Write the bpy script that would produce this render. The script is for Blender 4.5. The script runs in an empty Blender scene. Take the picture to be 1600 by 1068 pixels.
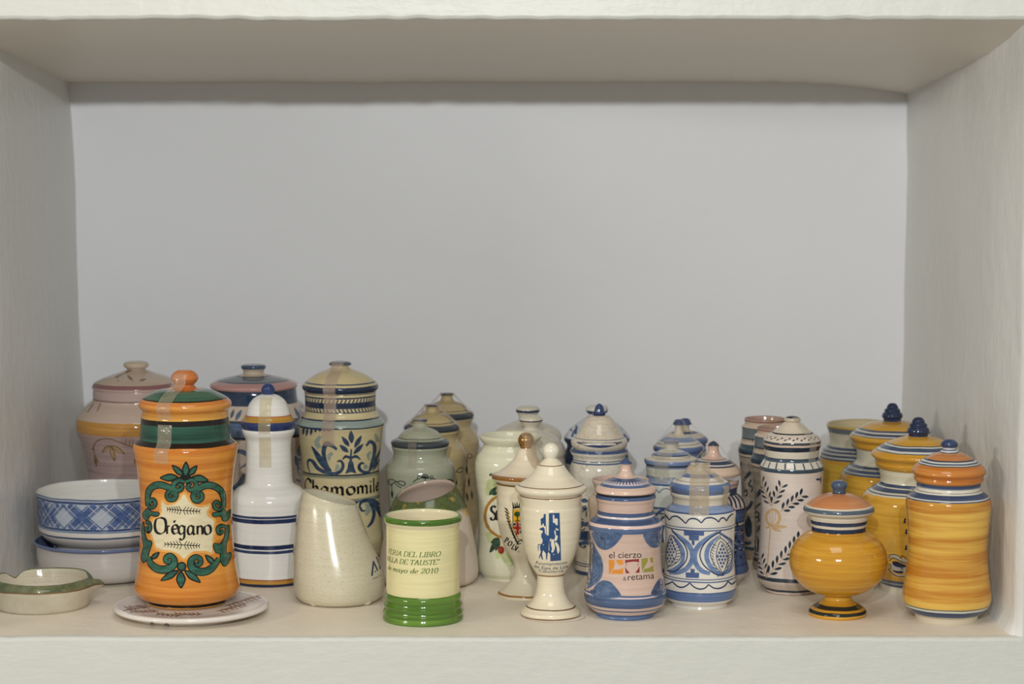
import bpy, bmesh, math, random
from mathutils import Vector, noise, geometry
from mathutils.bvhtree import BVHTree
random.seed(7)
C = bpy.context.scene.collection
R = math.radians

# ---------------------------------------------------------------- camera
F = 3600.0; PX, PY = 800.0, 534.0                 # focal length in pixels of the 1600x1068 frame
PITCH = math.atan(334.0 / F)
CAMY = -1.9
_cp, _sp = math.cos(PITCH), math.sin(PITCH)
def ray(u, v):
    a, b = (u - PX) / F, (PY - v) / F
    return Vector((a, _cp + b * _sp, -_sp + b * _cp))
_d = ray(800, 995)
CAMZ = -_d.z / _d.y * (-CAMY)                     # front edge of the niche floor is y = 0, z = 0
CAM = Vector((0, CAMY, CAMZ))
def at_z(u, v, z):
    d = ray(u, v); t = (z - CAMZ) / d.z
    return CAM + d * t
def at_y(u, v, y):
    d = ray(u, v); t = (y - CAMY) / d.y
    return CAM + d * t, t
cam_d = bpy.data.cameras.new('camera'); cam = bpy.data.objects.new('camera', cam_d); C.objects.link(cam)
cam.location = CAM; cam.rotation_euler = (math.pi / 2 - PITCH, 0, 0)
cam_d.sensor_width = 36; cam_d.lens = 36 * F / 1600
cam_d.dof.use_dof = True; cam_d.dof.focus_distance = 1.99; cam_d.dof.aperture_fstop = 9.0
bpy.context.scene.camera = cam

# ---------------------------------------------------------------- light
vs = bpy.context.scene.view_settings
vs.view_transform = 'Standard'; vs.look = 'None'; vs.gamma = 1; vs.use_curve_mapping = False; vs.exposure = 0.0
w = bpy.data.worlds.new('room'); bpy.context.scene.world = w; w.use_nodes = True
w.node_tree.nodes['Background'].inputs[0].default_value = (1.0, 0.955, 0.85, 1)
w.node_tree.nodes['Background'].inputs[1].default_value = 0.36
def lamp(name, kind, loc, energy, size, col, target=None, size_y=None):
    l = bpy.data.lights.new(name, kind); l.energy = energy; l.color = col
    if kind == 'AREA':
        l.size = size
        if size_y: l.shape = 'RECTANGLE'; l.size_y = size_y
    else: l.shadow_soft_size = size
    o = bpy.data.objects.new(name, l); C.objects.link(o); o.location = loc
    if target is not None:
        o.rotation_euler = (Vector(target) - Vector(loc)).to_track_quat('-Z', 'Y').to_euler()
    return o
lamp('spot_lamp', 'POINT', (-0.08, -1.9, 0.715), 55, 0.013, (0.94, 0.97, 1.0))
lamp('spot_lamp', 'POINT', (0.15, -1.9, 0.72), 33, 0.013, (0.94, 0.97, 1.0))
lamp('tube_lamp', 'AREA', (-2.0, -1.5, 0.72), 14, 0.5, (1.0, 0.93, 0.8), (0.1, 0.2, 0.1), 0.06)
lamp('ceiling_lamp', 'AREA', (0.0, -0.8, 1.6), 6, 0.7, (1.0, 0.97, 0.92), (0, 0.0, 0.2))

# ---------------------------------------------------------------- materials
def lin(c):
    out = []
    for x in c[:3]:
        x = x / 255.0
        out.append(x / 12.92 if x <= 0.04045 else ((x + 0.055) / 1.055) ** 2.4)
    return tuple(out) + (1.0,)
def pc(c):
    l = lin(c)[:3]; k = .90 + .22 * min(l); l = [x ** 1.2 * k for x in l]
    if l[2] > l[0] * 1.05: l[1] += .12 * max(0, l[2] - l[1])
    g = .3 * l[0] + .55 * l[1] + .15 * l[2]; f = .74 if l[2] > l[0] else 1.0
    return tuple(g + (x - g) * f for x in l) + (1.0,)
def new_mat(name):
    m = bpy.data.materials.new(name); m.use_nodes = True
    nt = m.node_tree; b = nt.nodes['Principled BSDF']
    return m, nt, b
def N(nt, kind, **kw):
    n = nt.nodes.new(kind)
    for k, v in kw.items(): setattr(n, k, v)
    return n
def math_node(nt, op, a, b=None):
    n = N(nt, 'ShaderNodeMath', operation=op)
    for i, x in enumerate((a, b)):
        if x is None: continue
        if isinstance(x, (int, float)): n.inputs[i].default_value = x
        else: nt.links.new(x, n.inputs[i])
    return n.outputs[0]
def noise_tex(nt, vec, scale, detail=2.0, rough=0.5):
    n = N(nt, 'ShaderNodeTexNoise'); n.inputs['Scale'].default_value = scale
    n.inputs['Detail'].default_value = detail; n.inputs['Roughness'].default_value = rough
    if vec is not None: nt.links.new(vec, n.inputs['Vector'])
    return n.outputs['Fac']
def ramp(nt, fac, stops, interp='LINEAR'):
    n = N(nt, 'ShaderNodeValToRGB'); cr = n.color_ramp; cr.interpolation = interp
    while len(cr.elements) > 1: cr.elements.remove(cr.elements[-1])
    cr.elements[0].position = stops[0][0]; cr.elements[0].color = stops[0][1]
    for p, c in stops[1:]:
        e = cr.elements.new(min(max(p, 0), 1)); e.color = c
    nt.links.new(fac, n.inputs[0]); return n.outputs[0]
def mix(nt, fac, a, b, blend='MIX'):
    n = N(nt, 'ShaderNodeMix', data_type='RGBA', blend_type=blend)
    for i, x in ((0, fac), (6, a), (7, b)):
        if isinstance(x, (int, float)): n.inputs[i].default_value = x
        elif isinstance(x, tuple): n.inputs[i].default_value = x
        else: nt.links.new(x, n.inputs[i])
    return n.outputs[2]
def mapped(nt, scale):
    tc = N(nt, 'ShaderNodeTexCoord'); mp = N(nt, 'ShaderNodeMapping'); mp.inputs['Scale'].default_value = scale
    nt.links.new(tc.outputs['Object'], mp.inputs['Vector']); return tc.outputs['Object'], mp.outputs[0]
def bump(nt, b, h, strength, dist):
    n = N(nt, 'ShaderNodeBump'); n.inputs['Strength'].default_value = strength; n.inputs['Distance'].default_value = dist
    nt.links.new(h, n.inputs['Height']); nt.links.new(n.outputs[0], b.inputs['Normal'])

def plaster(name, col, col2, brush=(60, 60, 14), rel=.35):
    m, nt, b = new_mat(name)
    obj, mp = mapped(nt, brush)
    n1 = noise_tex(nt, obj, 5, 4, .6); n2 = noise_tex(nt, mp, 3, 3, .6); n3 = noise_tex(nt, obj, 45, 3)
    nt.links.new(mix(nt, n1, lin(col), lin(col2)), b.inputs['Base Color'])
    b.inputs['Roughness'].default_value = .42
    b.inputs['Specular IOR Level'].default_value = .35
    h = math_node(nt, 'ADD', math_node(nt, 'MULTIPLY', n2, .5), math_node(nt, 'MULTIPLY', n3, 1.2))
    bump(nt, b, h, rel, .003)
    return m

def glaze(name, bands, z0=0.0, z1=1.0, wob=.0006, streak=(14, 14, 420), rough=.085, crackle=False, speck=0.0, bumpy=.07, soft=.5):
    """bands: [(z_top_of_band, colour, colour2 or None)] from the bottom upward: colour holds from the previous z up to z_top."""
    m, nt, b = new_mat(name)
    obj, mp = mapped(nt, streak)
    sep = N(nt, 'ShaderNodeSeparateXYZ'); nt.links.new(obj, sep.inputs[0])
    wn = noise_tex(nt, obj, 38, 2)
    st = noise_tex(nt, mp, 1.0, 4, .62)
    stf = ramp(nt, st, [(.5 - soft * .4, (0, 0, 0, 1)), (.5 + soft * .4, (1, 1, 1, 1))])
    def dk(c): return tuple(x * .84 for x in c) if sum(c) < 540 else tuple(x * .965 for x in c)
    if len(bands) == 1:
        col = mix(nt, stf, pc(bands[0][1]), pc((bands[0] + (None,))[2] or dk(bands[0][1])))
    else:
        z = math_node(nt, 'ADD', sep.outputs[2], math_node(nt, 'MULTIPLY', math_node(nt, 'SUBTRACT', wn, .5), wob * 2))
        f = math_node(nt, 'DIVIDE', math_node(nt, 'SUBTRACT', z, z0), z1 - z0)
        s1, s2, prev = [], [], 0.0
        for zt, c, c2 in bands[:32]:
            s1.append((prev, pc(c))); s2.append((prev, pc(c2 or dk(c))))
            prev = (zt - z0) / (z1 - z0)
        col = mix(nt, stf, ramp(nt, f, s1, 'CONSTANT'), ramp(nt, f, s2, 'CONSTANT'))
    if speck:
        sn = noise_tex(nt, obj, 900, 1)
        sf = ramp(nt, sn, [(.58, (0, 0, 0, 1)), (.72, (1, 1, 1, 1))])
        col = mix(nt, math_node(nt, 'MULTIPLY', sf, speck), col, pc((150, 130, 95)))
    if crackle:
        v = N(nt, 'ShaderNodeTexVoronoi', feature='DISTANCE_TO_EDGE'); v.inputs['Scale'].default_value = 110
        wv = N(nt, 'ShaderNodeVectorMath', operation='MULTIPLY_ADD')
        nz = N(nt, 'ShaderNodeTexNoise'); nz.inputs['Scale'].default_value = 60; nt.links.new(obj, nz.inputs['Vector'])
        nt.links.new(nz.outputs['Color'], wv.inputs[0]); wv.inputs[1].default_value = (.008, .008, .008); nt.links.new(obj, wv.inputs[2])
        nt.links.new(wv.outputs[0], v.inputs['Vector'])
        cf = ramp(nt, v.outputs['Distance'], [(.004, (.5, .5, .5, 1)), (.02, (0, 0, 0, 1))])
        col = mix(nt, cf, col, pc((120, 105, 85)))
    nt.links.new(col, b.inputs['Base Color'])
    b.inputs['Roughness'].default_value = rough
    bump(nt, b, math_node(nt, 'ADD', math_node(nt, 'MULTIPLY', wn, .6), math_node(nt, 'MULTIPLY', st, .25 if bumpy > .03 else .04)), bumpy, .0022)
    return m

_paint = {}
def paint(c, c2=None, rough=.09, amount=1.0):
    key = (c, c2, rough)
    if key in _paint: return _paint[key]
    m, nt, b = new_mat('painted_glaze')
    obj, mp = mapped(nt, (90, 90, 260))
    st = noise_tex(nt, mp, 1.0, 3, .6)
    f = ramp(nt, st, [(.36, (0, 0, 0, 1)), (.64, (1, 1, 1, 1))])
    nt.links.new(mix(nt, f, pc(c), pc(c2 or tuple(x * .85 for x in c))), b.inputs['Base Color'])
    b.inputs['Roughness'].default_value = rough
    _paint[key] = m; return m
def metal_paint(name, c, rough=.22):
    m, nt, b = new_mat(name); obj, mp = mapped(nt, (30, 30, 200))
    f = noise_tex(nt, mp, 1, 3)
    nt.links.new(mix(nt, f, lin(c), lin(tuple(x * .72 for x in c))), b.inputs['Base Color'])
    b.inputs['Metallic'].default_value = .75; b.inputs['Roughness'].default_value = rough
    return m
def tape_mat(name, c, alpha):
    m, nt, b = new_mat(name); obj, mp = mapped(nt, (120, 120, 120))
    n1 = noise_tex(nt, mp, 1, 3, .6)
    nt.links.new(mix(nt, n1, lin(c), lin(tuple(x * .86 for x in c))), b.inputs['Base Color'])
    b.inputs['Roughness'].default_value = .12
    nt.links.new(math_node(nt, 'MULTIPLY_ADD', n1, .3), b.inputs['Alpha'])
    b.inputs['Alpha'].links[0].from_node.inputs[2].default_value = alpha - .15
    bump(nt, b, noise_tex(nt, obj, 140, 2), .5, .003)
    return m

# ---------------------------------------------------------------- objects
def tag(o, label=None, cat=None, group=None, kind=None):
    for k, v in (('label', label), ('category', cat), ('group', group), ('kind', kind)):
        if v: o[k] = v
    return o
def link_mesh(name, verts, faces, mat, parent=None, smooth=True, sharp=None):
    me = bpy.data.meshes.new(name); me.from_pydata([tuple(v) for v in verts], [], faces); me.update()
    if smooth: me.polygons.foreach_set('use_smooth', [True] * len(me.polygons))
    if mat: me.materials.append(mat)
    o = bpy.data.objects.new(name, me); C.objects.link(o)
    if parent: o.parent = parent
    return o

def spline(pts, per=5, closed=False):
    """centripetal Catmull-Rom through 2-D/3-D points"""
    P = [Vector(p) for p in pts]; n = len(P)
    if n < 3 and not closed: 
        return [P[0].lerp(P[-1], i / per) for i in range(per + 1)]
    out = []
    rng = range(n) if closed else range(n - 1)
    for i in rng:
        p1, p2 = P[i], P[(i + 1) % n]
        p0 = P[i - 1] if (closed or i > 0) else p1 * 2 - p2
        p3 = P[(i + 2) % n] if (closed or i + 2 < n) else p2 * 2 - p1
        t0 = 0.0; t1 = t0 + max((p1 - p0).length, 1e-9) ** .5
        t2 = t1 + max((p2 - p1).length, 1e-9) ** .5; t3 = t2 + max((p3 - p2).length, 1e-9) ** .5
        for k in range(per):
            t = t1 + (t2 - t1) * k / per
            a1 = p0 * ((t1 - t) / (t1 - t0)) + p1 * ((t - t0) / (t1 - t0))
            a2 = p1 * ((t2 - t) / (t2 - t1)) + p2 * ((t - t1) / (t2 - t1))
            a3 = p2 * ((t3 - t) / (t3 - t2)) + p3 * ((t - t2) / (t3 - t2))
            b1 = a1 * ((t2 - t) / (t2 - t0)) + a2 * ((t - t0) / (t2 - t0))
            b2 = a2 * ((t3 - t) / (t3 - t1)) + a3 * ((t - t1) / (t3 - t1))
            out.append(b1 * ((t2 - t) / (t2 - t1)) + b2 * ((t - t1) / (t2 - t1)))
    if not closed: out.append(P[-1])
    return out

def profile_curve(pts, per=5):
    """pts: (r, z, [sharp]) -> list of (r, z, is_sharp)"""
    runs, cur = [], [pts[0]]
    for p in pts[1:]:
        cur.append(p)
        if len(p) > 2: runs.append(cur); cur = [p]
    if len(cur) > 1: runs.append(cur)
    out = []
    for rn in runs:
        sm = spline([(p[0], p[1]) for p in rn], per)
        if out: sm = sm[1:]
        for i, q in enumerate(sm):
            out.append((max(q[0], 0.0), q[1], i == len(sm) - 1 and len(rn[-1]) > 2))
    return out

def lathe_mesh(name, prof, mat, parent, segs=96, mod=None):
    """prof from top to bottom on the outside; mod(theta, r, z) may deform"""
    verts, faces, rings = [], [], []
    for r, z, sh in prof:
        if r < 1e-6:
            rings.append([len(verts)]); verts.append((0, 0, z))
        else:
            rg = []
            for k in range(segs):
                a = 2 * math.pi * k / segs
                rr, zz = (r, z) if mod is None else mod(a, r, z)
                rg.append(len(verts)); verts.append((rr * math.cos(a), rr * math.sin(a), zz))
            rings.append(rg)
    sharp_edges = []
    for i in range(len(rings) - 1):
        A, B = rings[i], rings[i + 1]
        if len(A) == 1 and len(B) == 1: continue
        for k in range(segs):
            k2 = (k + 1) % segs
            if len(A) == 1: faces.append((A[0], B[k], B[k2]))
            elif len(B) == 1: faces.append((A[k], B[0], A[k2]))
            else: faces.append((A[k], B[k], B[k2], A[k2]))
    o = link_mesh(name, verts, faces, mat, parent)
    me = o.data
    shset = set()
    for (r, z, sh), rg in zip(prof, rings):
        if sh and len(rg) > 1:
            for k in range(segs): shset.add(frozenset((rg[k], rg[(k + 1) % segs])))
    if shset:
        at = me.attributes.new('sharp_edge', 'BOOLEAN', 'EDGE')
        at.data.foreach_set('value', [frozenset(e.vertices) in shset for e in me.edges])
    return o

class Pot:
    def __init__(s, name, label, cat, cx, vc=None, Z=None, z0=0.0, crop=(0, 0, 1), group=None, at=None):
        s.x0, s.y0, s.s = crop; s.cx = cx
        if Z: vc = 200 + 1528.6 / Z
        p = at_z(cx, vc, z0) if at is None else Vector(at)
        s.loc = Vector((p.x, p.y, z0)); s.z0 = z0
        s.root = bpy.data.objects.new(name, None); C.objects.link(s.root); s.root.location = s.loc
        s.root.empty_display_size = .03
        tag(s.root, label, cat, group)
        s.bvh = {}; s.count = {}
        d = CAM - s.loc; s.az = math.atan2(d.y, d.x)
    def u(s, x): return s.x0 + x / s.s
    def v(s, y): return s.y0 + y / s.s
    def rz(s, r, y):
        p, t = at_y(s.cx, s.v(y), s.loc.y)
        return r / s.s * t / F, p.z - s.z0
    def prof(s, pts, base=None):
        out = []
        for p in pts:
            r, z = s.rz(p[0], p[1]); out.append((r, max(z, 0.0)) + tuple(p[2:]))
        if base is not None: out[-1] = (out[-1][0], 0.0) + tuple(out[-1][2:])
        return out
    def hit(s, o, u, v):
        b = s.bvh.get(o.name)
        if b is None:
            b = BVHTree.FromPolygons([x.co for x in o.data.vertices], [tuple(p.vertices) for p in o.data.polygons])
            s.bvh[o.name] = b
        return b.ray_cast(CAM - s.loc, ray(u, v).normalized())
    def front_z(s, o, y):
        h = s.hit(o, s.cx, s.v(y))
        if h[0] is not None: return h[0].z
        return s.rz(0, y)[1]
    def lathe(s, name, pts, bands=None, mat=None, parent=None, close_top=False, floor=False, inner=None, per=5, segs=96, mod=None, inmat=None, **kw):
        """pts in crop px (r, y, ['s']) from top to bottom"""
        pr = s.prof(pts, base=0 if floor else None)
        cur = profile_curve(pr, per)
        if inner:                                      # inside profile, bottom to rim, px
            ic = profile_curve(s.prof(inner), per)
            if ic[0][0] > 1e-6: ic.insert(0, (0.0, ic[0][1], False))
            cur = ic + cur
        elif cur[0][0] > 1e-6:
            cur.insert(0, (cur[0][0], cur[0][1], True)); cur[0] = (0.0, cur[0][1], False); cur.insert(1, (pr[0][0], pr[0][1], True))
            cur.pop(2)
        if cur[-1][0] > 1e-6:
            cur[-1] = (cur[-1][0], cur[-1][1], True); cur.append((0.0, cur[-1][1], False))
        o = lathe_mesh(name, cur, None, parent or s.root, segs, mod)
        if mat is None and bands is not None: mat = s.band_mat(o, bands, **kw)
        if mat: o.data.materials.append(mat)
        if inmat:
            o.data.materials.append(inmat); nf = segs * (len(ic) - 1)
            for pl in o.data.polygons:
                if pl.index < nf: pl.material_index = 1
        return o
    def band_mat(s, o, bands, **kw):
        """bands: [(y_front_top, colour[, colour2])], listed top to bottom; each runs down to the next one"""
        zs = [v.co.z for v in o.data.vertices]; z0, z1 = min(zs), max(zs) + 1e-4
        out = []
        bb = [(b[0], b[1], b[2] if len(b) > 2 else None) for b in bands]
        for i, (y, c, c2) in enumerate(bb):
            zt = z1 if i == 0 else s.front_z(o, y)
            out.append((zt, c, c2))
        out.reverse()
        return glaze(o.name + '_glaze', out, z0, z1, **kw)
    def tape(s, pts, width, theta=0, mat=None, parent=None, name='tape_strip', off=.0006, segs=6, twist=0):
        """pts (r, y) px along the strip; theta degrees from the camera side (+ to the right)"""
        w2 = s.rz(width, pts[0][1])[0] / 2
        P = [s.rz(*p) for p in pts]
        P = spline(P, 4) if len(P) > 2 and twist == 0 else [Vector(p) for p in P]
        verts, faces = [], []
        for i, (r, z) in enumerate(P):
            th = s.az + R(theta + twist * i / len(P))
            e, tn = Vector((math.cos(th), math.sin(th), 0)), Vector((-math.sin(th), math.cos(th), 0))
            for k in range(segs + 1):
                d = w2 * (2 * k / segs - 1)
                q = e * (math.sqrt(max(r * r - d * d, 0)) + off) + tn * d
                verts.append((q.x, q.y, z + off * .5))
        n = segs + 1
        for i in range(len(P) - 1):
            for k in range(segs): faces.append((i * n + k, i * n + k + 1, (i + 1) * n + k + 1, (i + 1) * n + k))
        return link_mesh(name, verts, faces, mat or TAPE, parent or s.root)

TAPE = tape_mat('clear_tape', (214, 190, 170), .42)
TAPE_Y = tape_mat('yellowed_tape', (222, 205, 150), .36)

# ---------------------------------------------------------------- painted decoration (thin layers fitted to the pots)
class Decal:
    def __init__(s, pot, h=4.0): s.p = pot; s.V = []; s.Fc = []; s.h = h * pot.s
    def _add(s, vs, fs):
        b = len(s.V); s.V += [(v[0], v[1]) for v in vs]; s.Fc += [tuple(b + i for i in f) for f in fs]
    def stroke(s, pts, w, smooth=True, closed=False, nib=None):
        if smooth: P = spline(pts, 5, closed)
        else:
            P = []
            for a, b in zip(pts[:-1], pts[1:]):
                a, b = Vector(a), Vector(b); n = max(1, int((b - a).length / s.h))
                P += [a.lerp(b, i / n) for i in range(n)]
            P.append(Vector(pts[-1]))
        if closed: P.append(P[0])
        n = len(P); vs, fs = [], []
        for i in range(n):
            a = P[max(i - 1, 0)]; b = P[min(i + 1, n - 1)]
            if closed and i in (0, n - 1): a, b = P[n - 2], P[1]
            d = (b - a); d = d.normalized() if d.length > 1e-9 else Vector((1, 0))
            if nib:
                T, t, ang = nib; wd = t + (T - t) * abs(math.sin(math.atan2(-d.y, d.x) - R(ang)))
            elif isinstance(w, (list, tuple)):
                f = i / max(n - 1, 1) * (len(w) - 1); k = min(int(f), len(w) - 2); wd = w[k] + (w[k + 1] - w[k]) * (f - k)
            else: wd = w
            q = Vector((-d.y, d.x)) * (wd / 2); m = max(1, int(math.ceil((max(w) if isinstance(w, (list, tuple)) else (nib[0] if nib else w)) / s.h)))
            for k in range(m + 1): vs.append(P[i] + q * (2 * k / m - 1))
        m1 = m + 1
        for i in range(n - 1):
            for k in range(m): fs.append((i * m1 + k, i * m1 + k + 1, (i + 1) * m1 + k + 1, (i + 1) * m1 + k))
        s._add(vs, fs); return s
    def fill(s, pts, smooth=True, per=5):
        P = spline(pts, per, True) if smooth else []
        if not smooth:
            n = len(pts)
            for i in range(n):
                a, b = Vector(pts[i]), Vector(pts[(i + 1) % n]); k = max(1, int((b - a).length / s.h))
                P += [a.lerp(b, j / k) for j in range(k)]
        P = [Vector((p[0], p[1])) for p in P]; n = len(P)
        xs = [p.x for p in P]; ys = [p.y for p in P]
        inner = []
        x = min(xs) + s.h * .5
        while x < max(xs):
            y = min(ys) + s.h * .5
            while y < max(ys):
                c = False
                for i in range(n):
                    a, b = P[i], P[i - 1]
                    if (a.y > y) != (b.y > y) and x < (b.x - a.x) * (y - a.y) / (b.y - a.y) + a.x: c = not c
                if c: inner.append(Vector((x, y)))
                y += s.h
            x += s.h
        ov, oe, of, *_ = geometry.delaunay_2d_cdt(P + inner, [(i, (i + 1) % n) for i in range(n)], [list(range(n))], 1, 1e-4)
        s._add(ov, of); return s
    def dot(s, x, y, r, ry=None):
        ry = ry or r
        return s.fill([(x + r * math.cos(a), y + ry * math.sin(a)) for a in [i * math.pi / 5 for i in range(10)]], per=2)
    def leaf(s, x0, y0, x1, y1, w, fat=.45, tip=.06):
        """a brush-dab from its base to its tip"""
        a, b = Vector((x0, y0)), Vector((x1, y1)); d = b - a; q = Vector((-d.y, d.x)).normalized() * w / 2
        P = [a, a.lerp(b, fat * .5) + q * .72, a.lerp(b, fat) + q, a.lerp(b, (1 + fat) / 2) + q * .72, b,
             a.lerp(b, (1 + fat) / 2) - q * .72, a.lerp(b, fat) - q, a.lerp(b, fat * .5) - q * .72]
        return s.fill(P, per=3)
    def text(s, txt, x, y, size, width=None, base=None, shear=0.0, thick=0.0):
        """built-in font; (x, y) = left end of the base line; base(x) adds to y; width squeezes the line to that length"""
        cu = bpy.data.curves.new('lettering', 'FONT'); cu.body = txt; cu.size = size; cu.shear = shear; cu.offset = thick
        ob = bpy.data.objects.new('lettering', cu); me = bpy.data.meshes.new_from_object(ob)
        bm = bmesh.new(); bm.from_mesh(me)
        xs = [v.co.x for v in bm.verts]; k = 1.0 if not width else width / (max(xs) - min(xs)); xm = min(xs)
        for _ in range(4):
            es = [e for e in bm.edges if e.calc_length() > s.h]
            if not es: break
            bmesh.ops.subdivide_edges(bm, edges=es, cuts=1)
        bmesh.ops.triangulate(bm, faces=bm.faces[:])
        bm.verts.index_update()
        vs = []
        for v in bm.verts:
            px = x + (v.co.x - xm) * k; vs.append((px, y - v.co.y + (base(px) if base else 0)))
        s._add(vs, [tuple(v.index for v in f.verts) for f in bm.faces]); bm.free()
        bpy.data.objects.remove(ob); bpy.data.curves.remove(cu); bpy.data.meshes.remove(me); return s
    def pen(s, txt, x, y, size, nib, base=None, shear=0.0, adv=1.0, tilt=0.0):
        """written with a broad nib: glyph strokes from GLYPHS"""
        for ch in txt:
            w, strokes = GLYPHS[ch]
            for st in strokes:
                sm = st[0] == 'c'; pts = st[1:]
                q = []
                for gx, gy in pts:
                    px = x + (gx * adv + gy * shear) * size; q.append((px, y - gy * size + (base(px) if base else 0)))
                s.stroke(q, 1, smooth=sm and len(q) > 2, nib=(nib[0] * size, nib[1] * size, nib[2]))
            x += w * size * adv
        return x
    def split(s, name, body, mat, layer=0, **kw):
        """each separate piece of paint is an object of its own"""
        par = list(range(len(s.V)))
        def find(i):
            while par[i] != i: par[i] = par[par[i]]; i = par[i]
            return i
        for f in s.Fc:
            for i in f[1:]: par[find(i)] = find(f[0])
        grp = {}
        for f in s.Fc: grp.setdefault(find(f[0]), []).append(f)
        V, Fc = s.V, s.Fc
        for fs in grp.values():
            ids = sorted({i for f in fs for i in f}); m = {i: k for k, i in enumerate(ids)}
            s.V = [V[i] for i in ids]; s.Fc = [tuple(m[i] for i in f) for f in fs]
            s.build(name, body, mat, layer, **kw)
        s.V, s.Fc = V, Fc
    def build(s, name, body, mat, layer=0, mode='px', parent=None, rref=None):
        p = s.p; off = .00010 + .00009 * layer
        b = p.hit(body, 0, 0) and p.bvh[body.name]
        out, nrm, ok, idx = [], [], [], {}
        for (x, y) in s.V:
            if mode == 'px': h = b.ray_cast(CAM - p.loc, ray(p.u(x), p.v(y)).normalized())
            else:
                z = p.front_z(body, y); th = p.az + x / rref
                e = Vector((math.cos(th), math.sin(th), 0)); h = b.ray_cast(e * .4 + Vector((0, 0, z)), -e)
            if h[0] is None: ok.append(False); out.append(Vector((0, 0, 0))); nrm.append(Vector((0, 0, 1))); continue
            n = h[1]; co = h[0]; r = Vector((co.x, co.y, 0))
            if n.dot((CAM - p.loc) - co) < 0 and mode == 'px': n = -n
            if r.length > 1e-5 and not getattr(p, 'free', False):
                nr = math.hypot(n.x, n.y); sg = 1 if (n.x * r.x + n.y * r.y) >= 0 else -1
                n = Vector((r.x / r.length * nr * sg, r.y / r.length * nr * sg, n.z))
            ok.append(True); out.append(co + n * off); nrm.append(n)
        keep = [f for f in s.Fc if all(ok[i] for i in f)]
        vv, ff, nn = [], [], []
        for f in keep:
            g = []
            for i in f:
                if i not in idx: idx[i] = len(vv); vv.append(out[i]); nn.append(nrm[i])
                g.append(idx[i])
            a, bb, c = vv[g[0]], vv[g[1]], vv[g[2]]
            if (bb - a).cross(c - a).dot(nn[g[0]]) < 0: g.reverse()
            ff.append(tuple(g))
        if not ff: return None
        o = link_mesh(name, vv, ff, mat, parent or body)
        if vv: o.data.normals_split_custom_set_from_vertices(nn)
        return o
# ---------------------------------------------------------------- the plastered niche
YB = 0.59; XR = 0.4245
def xl(z): return -.4627 - .013 * z / .5
WHITE = plaster('white_wall_paint', (205, 205, 196), (198, 198, 189), (14, 60, 60), .3)
SIDE = plaster('white_side_paint', (228, 228, 225), (218, 218, 214), (60, 60, 12), .3)
BACK = plaster('white_back_paint', (225, 226, 227), (220, 220, 221), (20, 20, 20), .07)
FLOORM = plaster('white_shelf_bounce_tint', (232, 222, 204), (224, 213, 195), (20, 20, 20), .2)  # same white as the walls, with warm bounce light put into the colour
CEILM = plaster('white_soffit_bounce_tint', (230, 222, 208), (222, 213, 199), (20, 20, 20), .15)  # white ceiling; warm light bounced from below is mixed into its colour
def nz(x, y, z, s, a): return noise.noise(Vector((x * s, y * s, z * s))) * a
ZT = at_y(800, 31, 0)[0].z; ZCB = at_y(760, 131, YB)[0].z
def edge_top(x): return ZT + nz(x, 3, 0, 9, .0016) + nz(x, 8, 0, 60, .0012)
def edge_bot(x): return nz(x, 5, 1, 12, .0008) - abs(nz(x, 2, 7, 70, .0010))
def grid(name, fn, nu, nv, mat, kind='structure'):
    vs = [fn(i / nu, j / nv) for j in range(nv + 1) for i in range(nu + 1)]
    fs = [(j * (nu + 1) + i, j * (nu + 1) + i + 1, (j + 1) * (nu + 1) + i + 1, (j + 1) * (nu + 1) + i) for j in range(nv) for i in range(nu)]
    o = link_mesh(name, vs, fs, mat); o['kind'] = kind; return o
XA, XB = -.52, .47
def floor_fn(a, b):
    x = XA + (XB - XA) * a; y = .007 + (YB + .02 - .007) * b
    return (x, y, edge_bot(x) * max(0, 1 - b * 30))
grid('floor', floor_fn, 160, 60, FLOORM)
def ceil_fn(a, b):
    x = XA + (XB - XA) * a; y = .007 + (YB + .02 - .007) * b
    z = edge_top(x) + (ZCB - ZT) * b
    z += nz(x, y, 4, 5, .002) * math.sin(math.pi * b)
    z -= .013 * max(0, (x - .28) / .15) ** 2 * min(1, b * 4)
    return (x, y, z)
grid('ceiling', ceil_fn, 160, 40, CEILM)
def back_fn(a, b):
    x = XA + (XB - XA) * a; z = -.01 + .56 * b
    return (x, YB + nz(x, 2, z, 4, .003), z)
grid('wall_back', back_fn, 60, 40, BACK)
def left_fn(a, b):
    y = -.0 + (YB + .02) * a; z = -.01 + .56 * b
    return (xl(z) - .02 * max(0, 1 - y / .02) ** 2 + nz(1, y, z, 7, .003), y, z)
grid('wall_left', left_fn, 60, 50, SIDE)
def right_fn(a, b):
    y = -.0 + (YB + .02) * a; z = -.01 + .56 * b
    f = max(0, 1 - y / .012)
    return (XR + .006 * f * f + nz(3, y, z, 7, .0035) + nz(3, y, z, 30, .0006) - .006 * (1 - min(1, f * 3)) * max(0, 1 - z / .02) ** 2, y, z)
grid('wall_right', right_fn, 60, 50, SIDE)
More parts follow.
